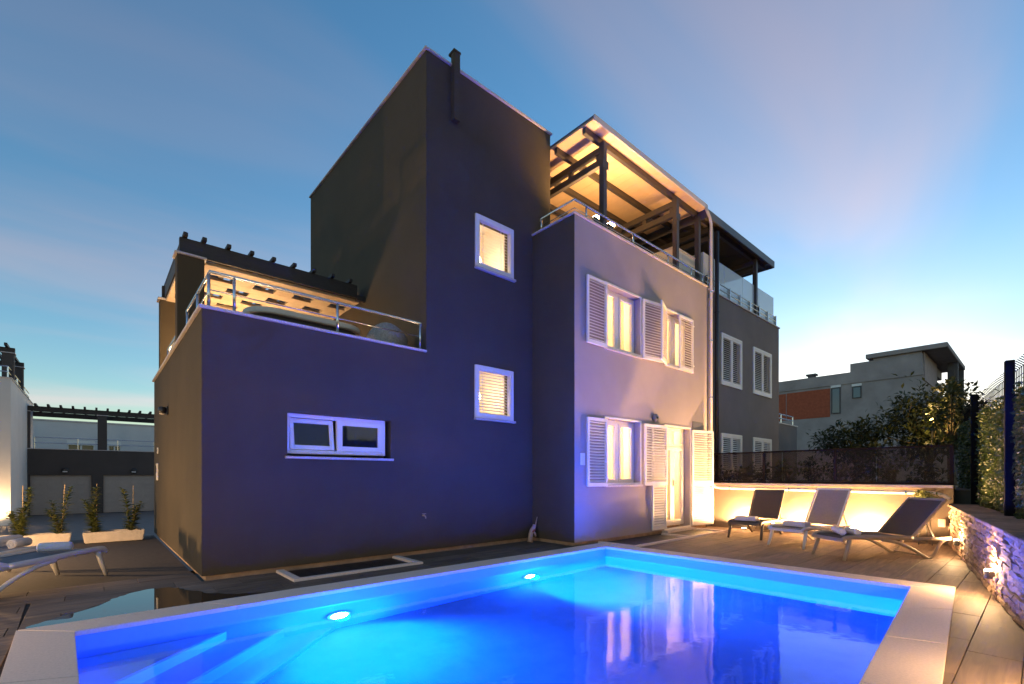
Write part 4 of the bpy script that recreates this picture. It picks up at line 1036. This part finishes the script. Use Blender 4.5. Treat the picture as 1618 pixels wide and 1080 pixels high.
for u0 in (-3.565,-.555,2.4):
    dd = MB().box((gx(u0)+.01,.12,0),(gx(u0)+2.495,.16,2.19)).obj('garage_door', 'garage_door', gh)
    me = MB().box((-.27,-.012,-.2),(.27,.0,.2)).mesh('door_panel')
    for i in range(4):
        for j in range(4): link('door_panel', me, 'garage_door', dd, Matrix.Translation((gx(u0)+.33+i*.61,.118,.30+j*.53)))
for u0, h in ((-3.98,2.0),(-.80,2.0),(2.4,2.0)):
    MB().box((gx(u0),.0,3.66),(gx(u0)+.42,.4,3.66+h)).obj('pier', 'plaster_dark', gh); MB().box((gx(u0)-.04,-.04,3.66+h),(gx(u0)+.46,.44,3.70+h)).obj('pier_cap', 'granite', gh)
for v in (.1,3.2):
    MB().box((gx(-4),v,5.70),(gx(7),v+.15,5.98)).obj('beam', 'dark_timber', gh)
for k in range(18): MB().box((gx(-3.9)+k*.5,-.2,5.98),(gx(-3.8)+k*.5,3.8,6.10)).obj('joist', 'dark_timber', gh)
for z in (.32,.62): MB().tube([(gx(-3.4),.15,3.66+z),(gx(7),.15,3.66+z)], .022, 8).obj('rail', 'chrome', gh)
for k in range(6): MB().tube([(gx(-3.4)+k*1.75,.15,3.66),(gx(-3.4)+k*1.75,.15,4.28)], .022, 8).obj('post', 'chrome', gh)
for u, lab in ((-2.17,'unlit black bulkhead lamp above the left garage door'),(.84,'unlit black bulkhead lamp above the right garage door')):
    t = thing('bulkhead_lamp', lab, 'wall lamp', (u,29.88,1.58)); MB().lathe([(.15,0),(.16,.06),(.08,.14)], 16, Matrix.Translation((0,-.002,0)) @ Matrix.Rotation(PI/2, 4, 'X')).obj('housing', 'lamp_black', t); MB().box((-.10,-.15,-.10),(.10,-.10,-.04)).obj('diffuser', 'frame_white', t)
fh = thing('far_white_house', 'plain white house with small windows behind the garage pergola', 'house', (0,44.6,-.9))
w = MB(); wall_v(w, 0, .3, -5, 12, 0, 6.45, [(-2.55,-.9,3.4,5.0),(-.10,.75,3.4,5.0),(3,4.4,3.4,5.0)]); w.box((-5,.3,0),(-4.7,8,6.45)); w.box((-4.7,7.7,0),(12,8,6.45)); w.obj('wall', 'plaster_white', fh)
MB().box((-5.05,-.05,6.452),(12.05,8,6.56)).obj('roof_slab', 'granite', fh)
for a,b_,c,d in ((-2.55,-.9,3.4,5.0),(-.10,.75,3.4,5.0),(3,4.4,3.4,5.0)):
    wn_ = frame_rect(MB(), a, b_, c, d, .08, .16, .09).box(((a+b_)/2-.05,.082,c+.09),((a+b_)/2+.05,.158,d-.09)).obj('window', 'white_paint', fh); MB().box((a+.05,.15,c+.05),(b_-.05,.17,d-.05)).obj('pane', 'far_glass', wn_); MB().box((a,.0,d-.35),(b_,.075,d)).obj('shutter_box', 'white_paint', wn_)

# ------------------------------------------------------------------ background at the right: unfinished concrete house
UC = 35.86
ck = thing('concrete_house', 'unfinished grey concrete house with brick infill behind the tree', 'house', (UC,2,1.0))
def CK(mb, name, m, par=None, **k):
    o = mb.obj(name, m, None, **k); o.parent = par or ck
    if par is None: o.matrix_parent_inverse = Matrix.Translation((-UC,-2,-1))
    return o
CK(MB().box((UC,-1.85,1),(UC+.3,12,8.02)), 'wall', 'concrete'); CK(MB().box((UC+.3,-1.85,1),(UC+12,-1.55,7.0)), 'wall', 'concrete')
CK(MB().box((UC+.3,11.7,1),(UC+12,12,8.0)), 'wall', 'concrete'); CK(MB().box((UC+.3,-1.55,7.85),(UC+12,11.7,8.01)), 'roof_slab', 'concrete')
CK(MB().box((UC-.06,-1.9,7.28),(UC-.002,12,7.5)), 'ring_beam', 'concrete')
CK(MB().box((UC+.02,-1.83,8.02),(UC+8,1.75,8.56)), 'parapet', 'concrete'); CK(MB().box((UC+.04,-1.80,8.56),(UC+6,.53,8.70)), 'parapet', 'concrete')
CK(MB().box((UC-.15,-2.95,8.70),(UC+9,.9,8.98)), 'top_slab', 'concrete', bevel=.02)
CK(MB().box((UC+5.2,-2.9,1),(UC+5.7,-2.4,8.70)), 'column', 'concrete_dark'); CK(MB().box((UC+8.4,-2.9,1),(UC+8.9,-2.4,8.70)), 'column', 'concrete_dark')
for k in range(8): CK(MB().box((UC+.32+k*.62,-1.90,7.0),(UC+.92+k*.62,-1.84,8.66)), 'formwork_plank', 'plank_pale')
CK(MB().box((UC-.02,2.86,5.22),(UC-.004,5.5,7.12)), 'brick_infill', 'brick'); CK(MB().box((UC-.02,5.55,5.22),(UC-.004,8.0,7.10)), 'brick_infill', 'brick')
for (v0,v1,z0,z1) in ((2.27,2.79,5.40,7.12),(1.14,1.63,6.28,7.05)):
    wn_ = CK(MB().box((UC-.05,v0,z0),(UC-.003,v0+.06,z1)).box((UC-.05,v1-.06,z0),(UC-.003,v1,z1)).box((UC-.05,v0+.06,z1-.06),(UC-.003,v1-.06,z1)).box((UC-.05,v0+.06,z0),(UC-.003,v1-.06,z0+.06)), 'window', 'dark_steel')
    o = MB().box((UC-.03,v0+.06,z0+.06),(UC-.01,v1-.06,z1-.06)).obj('pane', 'far_glass', wn_)
    o = MB().box((UC-.06,v0-.02,z1+.01),(UC-.003,v1+.02,z1+.16)).obj('lintel', 'white_paint', wn_)
vt = CK(MB().box((UC+.4,3.9,8.0),(UC+.8,4.3,8.22)).box((UC+.34,3.8,8.22),(UC+.86,4.4,8.34)), 'roof_vent', 'concrete_dark')

# ------------------------------------------------------------------ trees and shrubs behind the screen
def tree(name, label, cat, loc, h, rx, ry, nclump, nleaf, leaf_L, material, seed, trunk=.10, zlow=.25, group=None, sprigs=0):
    r_ = random.Random(seed); t = thing(name, label, cat, loc, 0, group)
    tr = MB(); top = Vector((r_.uniform(-.1,.1)*rx, r_.uniform(-.1,.1)*ry, h*.55))
    tr.tube([(0,0,0),top*.5+Vector((.05,.03,0)),top], [trunk,trunk*.75,trunk*.45], 9)
    cl = []
    for k in range(nclump):
        while True:
            p = Vector((r_.uniform(-1,1), r_.uniform(-1,1), r_.uniform(-1,1)))
            if p.length < 1: break
        zc = h*(zlow+(1-zlow)*(p.z*.5+.5))
        c = Vector((p.x*rx, p.y*ry, zc)); cl.append((c, r_.uniform(.16,.34)*min(rx,ry,h*.5)))
        tr.tube([top*r_.uniform(.35,1), (top*.6+c)*.5+Vector((0,0,.05)), c], [trunk*.3,trunk*.2,trunk*.08], 6)
    for k in range(sprigs):
        c = cl[r_.randrange(len(cl))][0]; e = c+Vector((r_.uniform(-.3,.3)*rx*.5, r_.uniform(-.3,.3)*ry*.5, r_.uniform(.35,.75)))
        tr.tube([c,(c+e)/2+Vector((.03,0,.03)),e], [.012,.009,.004], 5)
    tr.obj('trunk', 'bark', t, smooth=True)
    lf = MB()
    for c, rad in cl:
        for _ in range(nleaf):
            q = Vector((r_.gauss(0,.5), r_.gauss(0,.5), r_.gauss(0,.42)))*rad*1.35
            d = (q.normalized()*.8+Vector((r_.uniform(-.6,.6), r_.uniform(-.6,.6), r_.uniform(-.5,.4))))
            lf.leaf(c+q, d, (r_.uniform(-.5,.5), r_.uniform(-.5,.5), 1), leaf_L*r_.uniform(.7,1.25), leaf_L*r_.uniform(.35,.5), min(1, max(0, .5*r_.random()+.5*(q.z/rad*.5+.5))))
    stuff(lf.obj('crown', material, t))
    return t
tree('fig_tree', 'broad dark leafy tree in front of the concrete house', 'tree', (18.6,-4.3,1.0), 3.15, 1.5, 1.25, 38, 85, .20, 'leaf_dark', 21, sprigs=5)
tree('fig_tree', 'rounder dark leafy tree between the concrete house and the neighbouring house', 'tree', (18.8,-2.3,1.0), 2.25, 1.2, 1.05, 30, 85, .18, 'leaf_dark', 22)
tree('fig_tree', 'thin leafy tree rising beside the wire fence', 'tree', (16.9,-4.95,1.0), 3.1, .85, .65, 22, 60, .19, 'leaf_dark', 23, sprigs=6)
rsh = random.Random(9)
for k in range(9):
    v = -5.1+k*.48
    wd_ = ('next to the stone wall', 'second from the stone wall', 'third from the stone wall', 'fourth from the stone wall', 'in the middle of the row', 'fourth from the house', 'third from the house', 'second from the house', 'next to the house')[k]
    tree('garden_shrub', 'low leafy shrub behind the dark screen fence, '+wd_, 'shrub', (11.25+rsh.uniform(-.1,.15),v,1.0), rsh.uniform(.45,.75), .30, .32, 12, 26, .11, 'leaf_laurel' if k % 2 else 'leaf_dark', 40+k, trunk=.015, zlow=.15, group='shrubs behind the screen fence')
tree('trailing_plant', 'small round plant in the corner under the rain pipe', 'plant', (10.42,-5.20,.68), .30, .20, .20, 14, 40, .075, 'leaf_laurel', 77, trunk=.012, zlow=.35)
pt = thing('plant_pot', 'dark pot on a slim stand holding the round corner plant', 'pot', (10.42,-5.20,0))
MB().lathe([(.07,.52),(.10,.70),(.09,.71),(.07,.68)], 18).obj('bowl', 'well_black', pt, smooth=True)
for a in (0,120,240): MB().tube([(.06*math.cos(R(a)),.06*math.sin(R(a)),.54),(.11*math.cos(R(a)),.11*math.sin(R(a)),0)], .008, 6).obj('leg', 'well_black', pt)
gp = thing('garden_lamp', 'small glowing yellow garden lamp among the tree leaves', 'lamp', (16.9,-4.52,1.0))
MB().tube([(0,0,0),(0,0,1.78)], .022, 8).obj('post', 'lamp_black', gp)
MB().lathe([(.02,1.78),(.05,1.80),(.055,1.86),(.02,1.90)], 16).obj('globe', 'lamp_garden', gp, smooth=True); MB().lathe([(.07,1.90),(.06,1.92),(.01,1.95)], 16).obj('cap', 'lamp_black', gp)
lamp('garden_light', 'POINT', (-.16,.1,1.84), 22, (1,.62,.2), gp, .05)
